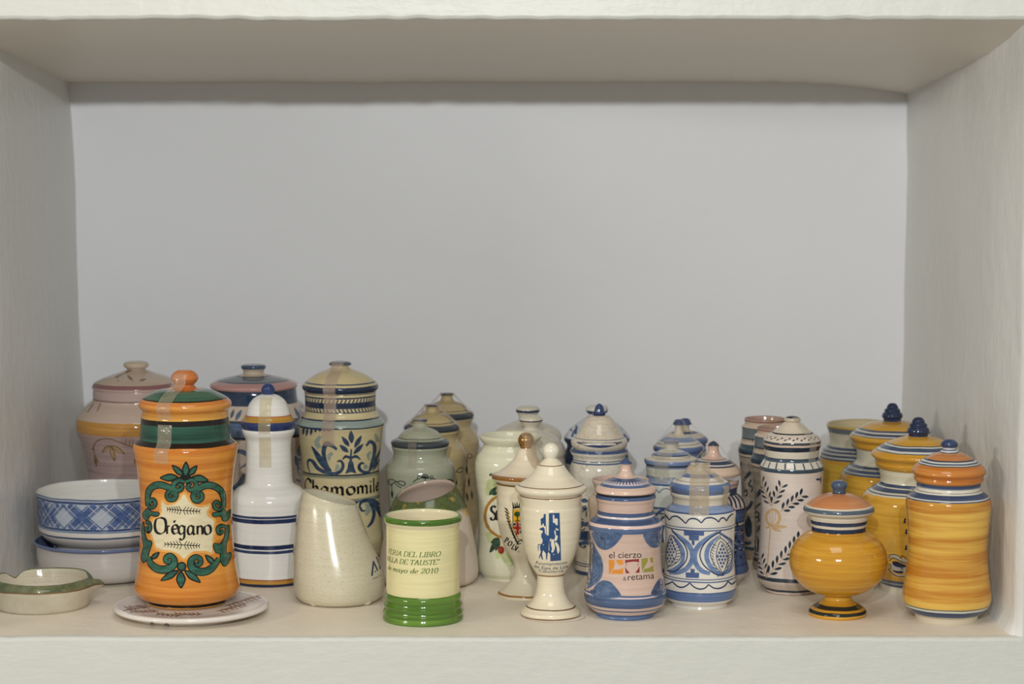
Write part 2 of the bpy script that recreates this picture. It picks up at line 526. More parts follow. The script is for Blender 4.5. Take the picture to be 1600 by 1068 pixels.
def front_wall():
    vs, fs = [], []
    nx = 260
    def strip(rows):
        b = len(vs)
        for row in rows: vs.extend(row)
        n = len(rows[0])
        for j in range(len(rows) - 1):
            for i in range(n - 1): fs.append((b + j * n + i, b + j * n + i + 1, b + (j + 1) * n + i + 1, b + (j + 1) * n + i))
    X = [XA + (XB - XA) * i / nx for i in range(nx + 1)]; XX = [-1.6] + X + [1.6]
    strip([[(x, y, edge_top(x) + dz) for x in X] for y, dz in ((.007, 0), (.0035, .0002), (.001, .0012), (.0, .0035))])
    strip([[(x, nz(x, 1, z, 6, .0012) if k and z < .6 else 0, edge_top(x) + .0035 if k == 0 else z) for x in XX] for k, z in enumerate((edge_top(0) + .0035, .53, .56, .6, .8, 2.2))])
    strip([[(x, y, edge_bot(x) - dz) for x in X] for y, dz in ((.007, 0), (.0035, .0002), (.001, .0010), (.0, .0030))])
    strip([[(x, 0 if k == 0 else nz(x, 1, z, 6, .001), edge_bot(x) - .003 if k == 0 else z) for x in XX] for k, z in enumerate((0, -.02, -.04, -.08, -.3, -1.2))])
    for s, x0, x1 in ((1, XR + .0035, 1.6), (-1, -.482, -1.6)):
        strip([[(x0, 0, z), (x0 + s * .004, -.0004, z), (x1, -.0004, z)] for z in [-.003 + .53 * k / 20 for k in range(21)]])
    o = link_mesh('wall_front', vs, fs, WHITE); o['kind'] = 'structure'
front_wall()
# ---------------------------------------------------------------- the pots (profiles in the pixels of enlarged crops: x0, y0, scale)
C1 = (0, 540, 2.321); C2 = (170, 560, 2.427); C3 = (310, 550, 2.81); C4 = (440, 550, 2.605); C5 = (580, 600, 2.74)
C6 = (730, 610, 2.81); C7 = (870, 610, 2.81); C8 = (1000, 630, 3.14); D1 = (1130, 630, 3.335); D2 = (1210, 730, 4.11)
D3 = (1270, 610, 3.236); D4 = (1390, 620, 2.81); E1 = (590, 600, 8.89); E2 = (760, 615, 6.667); E3 = (860, 720, 5.62)
E4 = (990, 640, 8.215); E5 = (300, 550, 5.0); Z8 = (40, 730, 5.34)
S = 's'
CREAM = (226, 217, 190); WHT = (228, 226, 220); BLUE = (52, 74, 128); BLUE2 = (78, 100, 158); PALEB = (140, 155, 190)

# --- pink jar at the back left
P = Pot('lidded_jar', 'large dull pink lidded jar with an ochre band, behind the stacked bowls', 'jar', 217, Z=2.315, crop=C1)
PINK = (198, 176, 168)
pink = P
pink_body = P.lathe('body', [(156, 160), (158, 196), (165, 203), (190, 225), (215, 258), (219, 285), (215, 312), (205, 340), (190, 400), (180, 470), (176, 540), (180, 640), (188, 700), (172, 747)],
    [(0, PINK), (204, (150, 128, 118)), (209, (206, 186, 172)), (283, (214, 170, 96), (190, 140, 78)), (331, (196, 172, 166))], floor=True)
pink_lid = P.lathe('lid', [(30, 84), (62, 96), (110, 112), (148, 130), (158, 142), (159, 150, S), (153, 152), (156, 160, S), (152, 168)],
    [(0, (206, 188, 170)), (146, (168, 128, 124), (150, 112, 112)), (162, PINK)])
P.lathe('knob', [(0, 55), (28, 56), (42, 61), (46, 68), (42, 77, S), (32, 84), (34, 94)], [(0, (208, 192, 172))], parent=pink_lid)

# --- large jar with a blue and pink striped lid
P = stripe = Pot('lidded_jar', 'large jar with a broad blue neck and a pink-rimmed lid, behind the white cruet', 'jar', 399, Z=2.318, crop=E5)
SB = (62, 84, 120); SB2 = (44, 62, 98); SP = (212, 196, 180)
stripe_body = P.lathe('body', [(326, 268), (333, 300), (336, 340), (343, 378), (362, 420), (400, 480), (430, 540), (440, 600), (430, 680), (400, 760), (370, 900), (365, 1050), (380, 1300), (392, 1460), (370, 1560)],
    [(0, SB, SB2), (425, SP), (541, (92, 98, 112)), (566, (104, 128, 168), (84, 108, 152)), (672, (40, 52, 80)), (692, SP)], floor=True, soft=.3)
stripe_lid = P.lathe('lid', [(86, 165), (130, 180), (220, 200), (290, 221), (330, 240), (340, 252), (338, 268), (326, 278, S)],
    [(0, SP), (192, (70, 84, 112)), (199, (138, 142, 150), (120, 126, 140)), (240, (60, 76, 108)), (249, (206, 168, 160), (196, 156, 150))])
P.lathe('knob', [(0, 96), (78, 97), (94, 104), (97, 114), (92, 128, S), (82, 142), (80, 156), (88, 170)], [(0, (86, 104, 142), (70, 86, 124)), (137, (206, 192, 172))], parent=stripe_lid)

# --- Chamomile jar
P = cham = Pot('lidded_jar', 'tall cream jar lettered Chamomile in black, with blue painted flowers', 'jar', 533.7, Z=2.235, crop=E5)
CC = (214, 201, 162); DB = (46, 62, 100)
cham_body = P.lathe('body', [(276, 300), (279, 315), (276, 345), (275, 400), (278, 450), (290, 480), (312, 510), (335, 545), (339, 560), (330, 600), (320, 700), (307, 800), (300, 900), (300, 1000), (304, 1150), (318, 1350), (330, 1480), (325, 1560), (290, 1610), (285, 1670)],
    [(0, CC), (338, DB), (346, CC), (362, (70, 88, 128)), (369, CC), (407, DB), (441, CC), (477, (70, 88, 128)), (484, CC), (536, DB), (546, (170, 180, 168), (150, 166, 160)), (597, DB), (609, CC), (957, (44, 60, 100)), (968, (176, 178, 152)), (990, CC), (1150, (168, 172, 150)), (1170, (70, 88, 122)), (1180, CC)], floor=True, soft=.35)
cham_lid = P.lathe('lid', [(70, 118), (95, 132), (150, 152), (215, 184), (262, 218), (288, 243), (297, 260), (297, 276), (288, 290, S), (280, 300)],
    [(0, CC), (252, (96, 112, 136)), (264, CC), (280, DB, (36, 50, 92)), (324, (60, 76, 116))])
P.lathe('knob', [(0, 70), (60, 72), (84, 82), (88, 93), (80, 102, S), (66, 108), (65, 116), (72, 124)], [(0, (98, 112, 138), (74, 90, 124)), (107, CC)], parent=cham_lid)
cham_lid_pot = P

# --- lower and upper bowl
P = lowb = Pot('bowl', 'plain greyish white bowl with a blue rim, under the tartan bowl', 'bowl', 165, Z=2.185, crop=Z8)
lowb_body = P.lathe('body', [(578, 586), (586, 594), (584, 606), (574, 614), (566, 630), (556, 740), (530, 830), (470, 875), (390, 898), (350, 906)],
    [(0, (128, 136, 178), (100, 112, 166)), (722, (206, 200, 194))], floor=True,
    inmat=glaze('bowl_inner_glaze', [(0, (124, 134, 178), (96, 108, 164))]), inner=[(0, 880), (405, 879), (450, 858), (498, 800), (535, 720), (558, 630), (568, 590)])
_z_in = P.rz(0, 880)[1]
P = upb = Pot('bowl', 'white bowl with a blue tartan band, stacked in the blue-rimmed bowl', 'bowl', 165, z0=_z_in + .0004, crop=Z8, at=lowb.loc)
upb_body = P.lathe('body', [(556, 178), (561, 184), (558, 202), (554, 250), (552, 330), (550, 420), (544, 480), (532, 520), (500, 560), (440, 600), (400, 612, S), (392, 640)],
    [(0, (222, 220, 216)), (268, (120, 134, 172)), (283, (200, 200, 206)), (292, (66, 88, 152)), (310, (178, 188, 204)), (520, (58, 80, 146)), (534, (150, 166, 200)), (556, (222, 216, 208)), (590, (92, 106, 150)), (606, (214, 208, 202))], floor=True,
    inmat=glaze('bowl_inner_glaze', [(0, (222, 220, 214))]), inner=[(0, 585), (300, 575), (450, 545), (515, 500), (535, 430), (540, 300), (546, 210), (551, 181)])

# --- ashtray
P = ash = Pot('ashtray', 'round off-white ashtray with a mottled green rim, at the left front corner', 'ashtray', 66, Z=2.05, crop=C1)
def ash_mod(a, r, z):
    a0 = P.az; k = 0.0
    dz = 0.0; dr = 0.0
    top = max(0, min(1, (z - .010) / .014))
    for ang, wd, out, down in ((-1.45 + math.pi, .17, -.001, .006), (1.42, .16, .0085, .0035), (-.35 + 4.1, .16, -.001, .006)):
        d = (a - (ash.az + ang) + math.pi) % (2 * math.pi) - math.pi
        g = math.exp(-(d / wd) ** 2)
        dr += out * g; dz -= down * g
    if r < .028: top = 0
    f = 1 + .012 * math.sin(3 * a + 1) * top
    return r * f + dr * top, z + dz * top + .0008 * math.sin(2 * a + .5) * top
ash_body = P.lathe('body', [(172, 834), (176, 836), (190, 849), (193, 856), (190, 870), (184, 888), (176, 912), (168, 935), (160, 946), (154, 948)],
    [(0, (92, 106, 80), (150, 148, 116)), (897, (152, 120, 88)), (902, (208, 202, 184), (196, 188, 168))], floor=True, inner=[(0, 930), (120, 926), (148, 905), (162, 870), (170, 838)], mod=ash_mod, wob=.0014, streak=(70, 70, 70),
    inmat=glaze('ashtray_inner_glaze', [(0, (210, 204, 186), (200, 190, 168))], speck=.3))

# --- white plate and the Oregano jar
P = plate = Pot('plate', 'flat white plate painted with brown sprigs, under the orange lettered jar', 'plate', 299.5, vc=959.6, crop=C2)
plate_body = P.lathe('body', [(280, 926), (288, 928), (292, 934), (290, 941), (270, 950), (230, 958), (219, 963), (214, 975), (211, 981)],
    [(0, (224, 217, 210))], floor=True, inner=[(0, 936), (180, 936), (250, 931)])
_zp = P.rz(0, 936)[1] + .0003
P = oreg = Pot('spice_jar', 'orange jar with a green collar, lettered Orégano inside a green scroll cartouche', 'jar', 293, vc=939.5, z0=_zp, crop=C2)
OR = (226, 164, 82); OR2 = (206, 134, 60); GR = (44, 112, 92); GR2 = (30, 84, 70); BK = (46, 42, 40)
oreg_body = P.lathe('body', [(158, 190), (162, 205), (165, 215), (168, 260), (172, 302, S), (180, 308), (194, 320), (198, 332), (195, 352), (186, 400), (179, 450), (173, 560), (175, 680), (186, 790), (196, 845), (198, 862), (190, 884), (170, 900), (152, 903), (147, 908, S), (151, 914), (149, 921)],
    [(0, (214, 168, 88), (200, 148, 70)), (240, BK), (262, GR, GR2), (322, BK), (345, OR, OR2), (938, (40, 44, 42)), (949, (218, 160, 80))], floor=True, soft=.3, streak=(7, 7, 210))
oreg_lid = P.lathe('lid', [(38, 103), (50, 112), (95, 118), (138, 136), (165, 152), (176, 167), (171, 182), (161, 192, S), (158, 198)],
    [(0, (212, 130, 72)), (121, (192, 120, 68)), (124, (78, 128, 98), (58, 108, 84)), (163, (60, 52, 40)), (168, (214, 148, 84), (202, 130, 66)), (182, (224, 164, 90), (204, 136, 62))], soft=.32)
P.lathe('knob', [(0, 42), (26, 44), (44, 55), (52, 70), (48, 84), (36, 97, S), (36, 104), (42, 110)], [(0, (212, 140, 86), (198, 120, 66))], parent=oreg_lid)

# --- white cruet
P = cruet = Pot('cruet', 'white domed cruet with blue double bands, behind the orange lettered jar', 'bottle', 421.8, Z=2.165, crop=C3)
cruet_body = P.lathe('body', [(112, 334), (116, 342), (113, 354), (101, 380), (98, 420), (100, 480), (104, 560), (109, 575), (140, 595), (162, 622), (170, 680), (172, 800), (171, 920), (168, 985), (163, 1000), (160, 1030)],
    [(0, WHT), (723, (64, 78, 134)), (734, WHT), (738, (46, 60, 124)), (755, WHT), (850, (46, 60, 124)), (869, WHT), (876, (64, 78, 134)), (887, WHT), (1001, (176, 104, 70)), (1007, (212, 164, 80)), (1021, (40, 50, 98))], floor=True, bumpy=.02)
cruet_lid = P.lathe('lid', [(22, 183), (45, 190), (72, 210), (90, 240), (98, 270), (106, 288), (118, 302), (119, 314), (115, 326), (110, 334, S)],
    [(0, (230, 228, 222)), (283, (204, 130, 92)), (289, (218, 172, 84)), (312, (52, 64, 140), (40, 52, 124))])
P.lathe('knob', [(0, 136), (16, 140), (28, 154), (30, 166), (25, 180, S), (24, 186)], [(0, (58, 72, 148), (44, 58, 130))], parent=cruet_lid)

# --- slanting vases
def slant(P, rings, inner, mat, segs=72, tilt=None):
    allr = inner[::-1] and inner + rings
    verts, faces = [], []
    tl = [0.0] * len(allr)
    if tilt:
        for i in range(len(allr)): tl[i] = tilt.get(i - len(inner), tilt.get('in', 0) if i < len(inner) else 0)
    def ring(L, Rr, tk=0.0):
        a, t = at_y(P.u(L[0]), P.v(L[1]), P.loc.y); b, t2 = at_y(P.u(Rr[0]), P.v(Rr[1]), P.loc.y)
        c = (a + b) / 2 - P.loc; h = (b - a) / 2; r = h.length
        return [c + h * math.cos(2 * math.pi * k / segs) + Vector((0, -r * math.sin(2 * math.pi * k / segs), -tk * r * math.sin(2 * math.pi * k / segs))) for k in range(segs)]
    Ls = spline([r[0] for r in allr], 4); Rs = spline([r[1] for r in allr], 4)
    Ts = [q[0] for q in spline([(t_, i) for i, t_ in enumerate(tl)], 4)]
    rr = [ring(a, b, t_) for a, b, t_ in zip(Ls, Rs, Ts)]
    zmin = min(v.z for v in rr[-1])
    for rg in rr: verts += [Vector((v.x, v.y, max(v.z, .0005))) for v in rg]
    n = len(rr)
    for i in range(n - 1):
        for k in range(segs):
            k2 = (k + 1) % segs; faces.append((i * segs + k, i * segs + k2, (i + 1) * segs + k2, (i + 1) * segs + k)[::-1])
    faces.append(tuple(range(segs))); faces.append(tuple((n - 1) * segs + k for k in range(segs))[::-1])
    P.free = True
    return link_mesh('body', verts, faces, mat, P.root)
P = aya = Pot('pen_holder', 'speckled cream holder with a slanting mouth, between the cruet and the green cup', 'vase', 530, vc=937, crop=C4)
aya_body = slant(P, [((93, 556), (304, 618)), ((84, 566), (309, 632)), ((72, 600), (322, 668)), ((63, 650), (338, 712)), ((53, 740), (366, 780)), ((46, 850), (402, 860)), ((47, 925), (421, 930)), ((60, 985), (412, 985)), ((95, 1015), (375, 1010)), ((150, 1018), (320, 1015))],
    [((120, 900), (330, 905)), ((85, 700), (320, 740)), ((88, 580), (303, 636)), ((90, 560), (303, 622))], glaze('speckled_glaze', [(0, (210, 204, 182), (204, 197, 174))], speck=.4, rough=.2))
aya_body.data.materials.append(glaze('worn_rim_glaze', [(0, (176, 140, 110), (196, 178, 146))], streak=(60, 60, 60)))
for _p in aya_body.data.polygons:
    if 72 * 13 <= _p.index < 72 * 16: _p.material_index = 1
def foot(P, x, y, r, mat):
    vs, fs = [], []
    p, t = at_y(P.u(x), P.v(y), P.loc.y)
    return p
for dx, dy in ((-.020, -.026), (.026, -.022), (.0, .03)):
    pr = [(0.0, .006, False), (.005, .006, False), (.0045, .002, False), (.0022, 0.0, False), (0.0, 0.0, False)]
    o = lathe_mesh('foot', pr, aya_body.data.materials[0], aya.root, 20); o.location = (dx, dy, 0)
def mottled():
    m, nt, b = new_mat('mottled_green_glaze'); tc = N(nt, 'ShaderNodeTexCoord'); obj = tc.outputs['Object']
    sep = N(nt, 'ShaderNodeSeparateXYZ'); nt.links.new(obj, sep.inputs[0])
    n1 = noise_tex(nt, obj, 75, 4, .6); n2 = noise_tex(nt, obj, 42, 3, .6)
    h = math_node(nt, 'ADD', math_node(nt, 'SUBTRACT', sep.outputs[2], math_node(nt, 'MULTIPLY', sep.outputs[0], .16)), math_node(nt, 'MULTIPLY', math_node(nt, 'SUBTRACT', n2, .5), .024))
    f = ramp(nt, math_node(nt, 'MULTIPLY', h, 10), [(MOT[0], (0, 0, 0, 1)), (MOT[1], (1, 1, 1, 1))])
    g = ramp(nt, n1, [(.34, lin((58, 84, 62))), (.46, lin((86, 98, 54))), (.58, lin((70, 78, 46))), (.66, lin((168, 146, 66)))])
    e = ramp(nt, math_node(nt, 'MULTIPLY', h, 10), [(MOT[0] - .03, (0, 0, 0, 1)), (MOT[0] + .02, (1, 1, 1, 1)), (MOT[1], (0, 0, 0, 1))])
    n3 = noise_tex(nt, obj, 18, 1)
    e = math_node(nt, 'MULTIPLY', e, ramp(nt, n3, [(.5, (0, 0, 0, 1)), (.6, (1, 1, 1, 1))]))
    col = mix(nt, f, lin((206, 192, 176)), g); col = mix(nt, e, col, lin((206, 160, 76)))
    nt.links.new(col, b.inputs['Base Color']); b.inputs['Roughness'].default_value = .16
    return m
MOT = (.60, .65)
P = mott = Pot('pen_holder', 'pinkish white holder with a mottled green and yellow slanting mouth, behind the green cup', 'vase', 669, Z=2.159, crop=C5)
mott_body = slant(P, [((112, 478), (356, 432)), ((100, 492), (366, 444)), ((86, 520), (386, 478)), ((70, 575), (415, 540)), ((48, 680), (442, 660)), ((33, 770), (458, 765)), ((36, 820), (456, 818)), ((70, 850), (424, 848)), ((120, 858), (370, 858))],
    [((90, 790), (400, 790)), ((80, 640), (410, 620)), ((100, 520), (374, 480)), ((116, 488), (352, 440))], mottled(), tilt={0: .2, 1: .2, 2: .16, 3: .10, 4: .04, 'in': .19})
mott_body.data.materials.append(glaze('inner_glaze', [(0, (204, 186, 172), (198, 180, 166))]))
for _p in mott_body.data.polygons:
    if _p.index < 72 * 15: _p.material_index = 1

# --- green cup
P = cup = Pot('pencil_cup', 'cream cylindrical cup with a green rim and green foot, printed in green italics', 'cup', 661, vc=966, crop=C5)
GN = (122, 156, 72); GN2 = (84, 118, 50); CUPC = (228, 220, 174)
cup_body = P.lathe('body', [(158, 556), (164, 559), (168, 568), (167, 582), (162, 590), (157, 598, S), (157, 620), (157, 760), (157, 870), (156, 884, S), (161, 890), (165, 902), (162, 912), (164, 925), (169, 936), (166, 946), (168, 958), (172, 968), (169, 978), (172, 990), (170, 1003), (168, 1006)],
    [(0, (226, 216, 184)), (572, GN, GN2), (610, CUPC), (917, GN, GN2)], floor=True, inmat=glaze('cup_inner_glaze', [(0, (226, 216, 184))]), inner=[(0, 985), (120, 985), (146, 970), (149, 900), (149, 620), (151, 566), (154, 558)], soft=.35, streak=(10, 10, 330), bumpy=.028)

# --- three jars with tassel cords
def tassel_jar(label, cx, Z, dy, k, base, base2, cr=E1):
    P = Pot('lidded_jar', label, 'jar', cx, Z=Z, crop=(590, 600 + dy, 8.89 / k), group='jars painted with tassel cords')
    GY = (92, 98, 104)
    yb = (200 + 1528.6 / Z - 600 - dy) * 8.89 / k
    body = P.lathe('body', [(394, 852), (398, 870), (388, 890), (374, 925), (370, 975), (400, 1040), (455, 1105), (484, 1190), (482, 1270), (462, 1420), (448, 1650), (450, 1950), (470, 2200), (484, 2350), (470, 2450), (420, yb - 10), (418, yb)],
        [(0, (100, 106, 108)), (908, base, base2)], floor=True)
    lid = P.lathe('lid', [(86, 560), (105, 592), (150, 612), (215, 640), (270, 680), (305, 725), (340, 755), (385, 775), (405, 800), (403, 828), (390, 850, S), (385, 858)],
        [(0, base, base2), (765, (70, 80, 88)), (775, base, base2), (802, GY, (78, 86, 94))])
    P.lathe('knob', [(0, 478), (80, 480), (100, 488), (104, 502), (96, 514, S), (86, 530), (84, 548), (92, 572)], [(0, (96, 102, 110), (70, 78, 90)), (520, base, base2)], parent=lid)
    P.body, P.lid = body, lid
    return P
tj1 = tassel_jar('grey-green lidded jar painted with tassel cords, front one of the three', 657.2, 2.235, 0, 1.0, (184, 186, 166), (176, 178, 158))
tj2 = tassel_jar('cream lidded jar with pinkish tape over its lid, middle one of the three tassel jars', 675.7, 2.312, -20.5, .957, (208, 192, 150), (198, 180, 140))
tj3 = tassel_jar('cream lidded jar painted with tassel cords, rearmost of the three', 699, 2.392, -36, .915, (206, 188, 150), (194, 176, 138))

# --- Sa... apothecary jar
P = saj = Pot('apothecary_jar', 'open cream jar with a gold-framed label reading Sa, behind the gilded urn', 'jar', 797, vc=899.7, crop=C6)
CR2 = (222, 219, 196)
saj_body = P.lathe('body', [(131, 192), (136, 197), (135, 206), (126, 220), (115, 233), (118, 243), (130, 262), (146, 285), (154, 312), (155, 345), (148, 420), (141, 520), (139, 600), (142, 680), (146, 740), (140, 785), (128, 800), (123, 806), (122, 814)],
    [(0, CR2)], floor=True, bumpy=.015, inner=[(0, 780), (115, 775), (132, 700), (126, 520), (136, 340), (126, 280), (108, 240), (116, 215), (126, 196)])
# --- two white lidded jars behind it
def white_jar(label, cx, Z, pts_knob, pts_lid, pts_body, line):
    P = Pot('lidded_jar', label, 'jar', cx, Z=Z, crop=(0, 0, 1))
    yb = 200 + 1528.6 / Z
    P.body = P.lathe('body', pts_body + [(pts_body[-1][0] - 6, yb - 6), (pts_body[-1][0] - 9, yb)], [(0, (214, 208, 190))], floor=True, bumpy=.015)
    P.lid = P.lathe('lid', pts_lid, [(0, (218, 212, 196))])
    P.lathe('knob', pts_knob, [(0, (218, 212, 194)), (line[0], (54, 70, 116)), (line[1], (216, 208, 190))], parent=P.lid)
    return P
wj1 = white_jar('plain white lidded jar with a blue line round its knob, against the back wall', 824.5, 2.34,
    [(0, 633.5), (11, 634), (17, 636.5), (18.6, 639.5), (18.2, 643), (15.5, 646, S), (14, 652), (15, 658)], [(15, 655), (19, 657.5), (30, 661.5), (44.5, 668), (51, 674), (53.5, 681), (52, 686, S)],
    [(51, 685), (50, 692), (54, 710), (56, 740), (50, 800)], (641.3, 645.3))
wj2 = white_jar('plain white lidded jar with a thin blue line on its knob, behind the white urn', 829.5, 2.262,
    [(0, 647.5), (12, 649), (18, 653.5), (18.6, 656), (16, 660, S), (11.5, 666), (11, 671)], [(11, 668), (14, 671), (30, 677), (44, 686), (52, 697), (54.5, 706), (53, 712, S)],
    [(52.5, 711), (54, 722), (55.5, 750), (53, 800), (50, 850)], (657.5, 659.6))

# --- urns
P = gurn = Pot('urn', 'cream footed urn with a gold ball knob and a painted coat of arms', 'urn', 821.6, vc=929, crop=C6)
UC = (228, 218, 194); GOLD = (168, 128, 72)
gurn_body = P.lathe('body', [(131, 398), (129, 412), (128, 425), (128, 470), (127, 510), (123, 575), (111, 635), (90, 690), (70, 722), (55, 745), (51, 765), (51, 790), (60, 820), (80, 845), (103, 868), (118, 880), (123, 886, S), (126, 891), (124, 896)],
    [(0, UC), (419, (142, 104, 60)), (427, UC), (903, (176, 134, 80)), (912, UC)], floor=True, bumpy=.015)
gurn_lid = P.lathe('lid', [(26, 252), (34, 262), (50, 292), (80, 325), (118, 352), (148, 364), (151, 372), (148, 384), (136, 394, S), (131, 398)], [(0, (226, 214, 192)), (383, (186, 144, 106)), (389, (164, 120, 64), (136, 94, 46)), (403, UC)], bumpy=.015)
GM = metal_paint('worn_gilding', (184, 138, 76)); GM2 = metal_paint('gilt_line', (150, 104, 52))
P.lathe('knob', [(0, 182), (16, 186), (29, 198), (35, 217), (30, 238), (24, 250), (26, 254)], mat=GM, parent=gurn_lid)
P = urn = Pot('urn', 'white footed urn with a ball knob and a blue town emblem', 'urn', 860.4, vc=959.6, crop=C6)
urn_body = P.lathe('body', [(134, 452), (137, 462), (135, 478), (133, 500, S), (136, 512), (136, 540), (132, 600), (126, 650), (115, 700), (97, 745), (76, 782), (61, 806), (59, 816, S), (60, 830), (62, 860), (70, 895), (88, 925), (112, 947), (124, 957, S), (131, 962), (132, 978), (128, 984)], [(0, UC), (474, (150, 108, 60)), (481, UC), (814, (170, 126, 70)), (819, UC), (964, (140, 104, 70)), (969, UC), (1005, (170, 140, 110))], floor=True, bumpy=.015)
urn_lid = P.lathe('lid', [(24, 296), (30, 300), (44, 314), (60, 330, S), (75, 352), (96, 376), (122, 398), (148, 413), (158, 422), (157, 434), (148, 444, S), (136, 450), (134, 456)], [(0, (230, 220, 198)), (330, (140, 108, 80)), (333.5, (230, 220, 198)), (431, (150, 118, 90)), (435, (230, 220, 198))], bumpy=.015)
P.lathe('knob', [(0, 228), (16, 232), (30, 245), (36, 264), (31, 284), (25, 294), (24, 300)], [(0, (230, 224, 206))], parent=urn_lid)

# --- crackled blue and white jars
P = crk = Pot('lidded_jar', 'crackle-glazed white jar with a high domed lid and blue knob', 'jar', 935.5, vc=893, crop=C7)
crk_body = P.lathe('body', [(122, 252), (127, 262), (124, 274), (116, 286), (115, 300), (124, 322), (129, 350), (126, 400), (116, 470), (109, 560), (104, 650), (104, 740), (106, 775), (104, 790), (102, 796)],
    [(0, (76, 98, 156), (56, 78, 140)), (284, (218, 212, 200)), (313, (86, 108, 164)), (319, (214, 210, 200)), (324, (86, 108, 164)), (330, (216, 210, 196)), (763, (66, 88, 150)), (768, (210, 204, 190)), (774, (66, 88, 150)), (779, (214, 208, 196)), (800, (56, 80, 148), (40, 62, 130))], floor=True, crackle=True)
crk_lid = P.lathe('lid', [(24, 106), (44, 110), (62, 128), (80, 158), (95, 186), (108, 202), (120, 212), (124, 222), (122, 238), (112, 252, S), (108, 258)],
    [(0, (220, 212, 200)), (109, (120, 110, 100)), (111, (216, 206, 188)), (216, (96, 110, 150)), (219, (216, 208, 194))], crackle=True)
P.lathe('knob', [(0, 56), (12, 62), (20, 78), (22, 88, S), (29, 92), (29, 100), (25, 104, S), (25, 107)], [(0, (66, 84, 142), (48, 64, 124))], parent=crk_lid)
P = pet = Pot('lidded_jar', 'white jar with blue petals on its lid, mostly hidden behind the crackled jar', 'jar', 932, Z=2.288, crop=E2)
pet_body = P.lathe('body', [(322, 500), (310, 540), (325, 600), (335, 680), (320, 800), (300, 1000), (290, 1300), (295, 1550), (280, 1684)], [(0, (88, 110, 166)), (585, (64, 84, 140)), (760, (214, 210, 202))], floor=True)
pet_lid = P.lathe('lid', [(90, 220), (130, 250), (200, 300), (270, 350), (320, 410), (342, 450), (340, 482), (322, 505, S)], [(0, (196, 200, 208)), (470, (196, 204, 214)), (492, (56, 74, 132), (44, 60, 116))])
P.lathe('knob', [(0, 120), (90, 122), (112, 138), (116, 165), (108, 190, S), (92, 205), (92, 228)], [(0, (212, 206, 200)), (182, (50, 70, 128)), (215, (212, 206, 196))], parent=pet_lid)
P = opn = Pot('open_jar', 'small pale pinkish jar without a lid, behind the printed jar', 'jar', 968.5, Z=2.10, crop=E3)
opn_body = P.lathe('body', [(244, 155), (250, 162), (247, 182), (236, 205), (228, 240), (243, 290), (278, 330), (287, 362), (280, 410), (270, 450), (265, 600), (270, 800), (278, 1000), (270, 1120), (255, 1167)], [(0, (214, 194, 180)), (320, (170, 148, 128)), (328, (208, 190, 172))], floor=True,
    inmat=glaze('jar_inner_glaze', [(0, (206, 182, 168))]), inner=[(0, 1130), (230, 1120), (245, 800), (262, 400), (215, 270), (212, 230), (228, 185), (238, 160)])

# --- printed jar
P = cier = Pot('lidded_jar', 'pink jar with blue blots and a printed three-square emblem', 'jar', 976.8, vc=959.7, crop=C7)
PK = (211, 187, 173); BL = (98, 116, 164); BL2 = (70, 88, 140)
cier_body = P.lathe('body', [(128, 452), (132, 462), (131, 474), (126, 484, S), (124, 500), (123, 530), (127, 546), (141, 556), (157, 569), (164, 581), (163, 600), (157, 640), (154, 690), (158, 760), (168, 820), (178, 868), (181, 888), (178, 912), (160, 942), (138, 961), (127, 968, S), (130, 976), (128, 983)],
    [(0, BL, BL2), (488, PK), (541, BL, BL2), (558, (220, 206, 200)), (568, BL, BL2), (597, (222, 198, 188)), (611, BL, BL2), (634, PK), (902, BL, BL2), (911, (214, 200, 198)), (916, BL, BL2), (960, (210, 192, 184)), (970, (88, 106, 156)), (976, (212, 192, 184)), (988, (104, 126, 178), (84, 104, 160))], floor=True, soft=.3)
cier_lid = P.lathe('lid', [(32, 370), (55, 382), (75, 388), (100, 401), (119, 416), (131, 426), (134, 435), (131, 446), (124, 453, S), (120, 458)],
    [(0, (212, 188, 174)), (387, BL, BL2), (401, (206, 196, 200)), (419, BL, BL2), (431, (220, 194, 178)), (462, (60, 60, 80))], soft=.3)  # last band: shade of the gap under the lid, painted dark
P.lathe('knob', [(0, 294), (8, 297), (18, 307), (27, 315), (27, 320, S), (23, 328), (24, 346), (30, 362), (38, 375)], [(0, (82, 98, 150), (66, 80, 132)), (324, (218, 192, 176))], parent=cier_lid)

# --- pomegranate jar and its neighbours
WB = (222, 218, 208); PB = (116, 136, 190); PB2 = (92, 114, 176)
P = pom = Pot('lidded_jar', 'white jar with two blue pomegranates, its lid held by beige tape', 'jar', 1092.8, vc=943.5, crop=C8)
pom_body = P.lathe('body', [(142, 430), (146, 438), (144, 448), (137, 456), (136, 480), (140, 492), (155, 503), (170, 518), (176, 533), (174, 560), (170, 640), (168, 720), (172, 800), (177, 855), (180, 888), (177, 922), (164, 950), (142, 966), (135, 972, S), (138, 985), (134, 996)],
    [(0, (150, 164, 196)), (456, (216, 208, 190)), (505, (150, 164, 204), (132, 148, 194)), (541, (86, 106, 168)), (548, WB), (613, (92, 112, 170)), (617, WB), (623, (92, 112, 170)), (629, WB), (863, (84, 104, 168)), (868, WB), (876, (104, 124, 180)), (882, WB), (931, (84, 104, 168)), (937, PB, PB2), (978, (224, 220, 212))], floor=True)
pom_lid = P.lathe('lid', [(28, 322), (50, 332), (88, 350), (112, 366), (136, 381), (148, 398), (148, 414), (142, 427, S), (138, 432)],
    [(0, (214, 206, 194)), (350, PB, PB2), (369, (218, 212, 200)), (387, (150, 150, 170)), (390, (220, 214, 200)), (402, PB, PB2), (436, (130, 142, 180))])
P.lathe('knob', [(0, 288), (16, 290), (26, 298), (26, 303, S), (24, 312), (28, 326)], [(0, (120, 134, 180)), (304, (214, 206, 196))], parent=pom_lid)
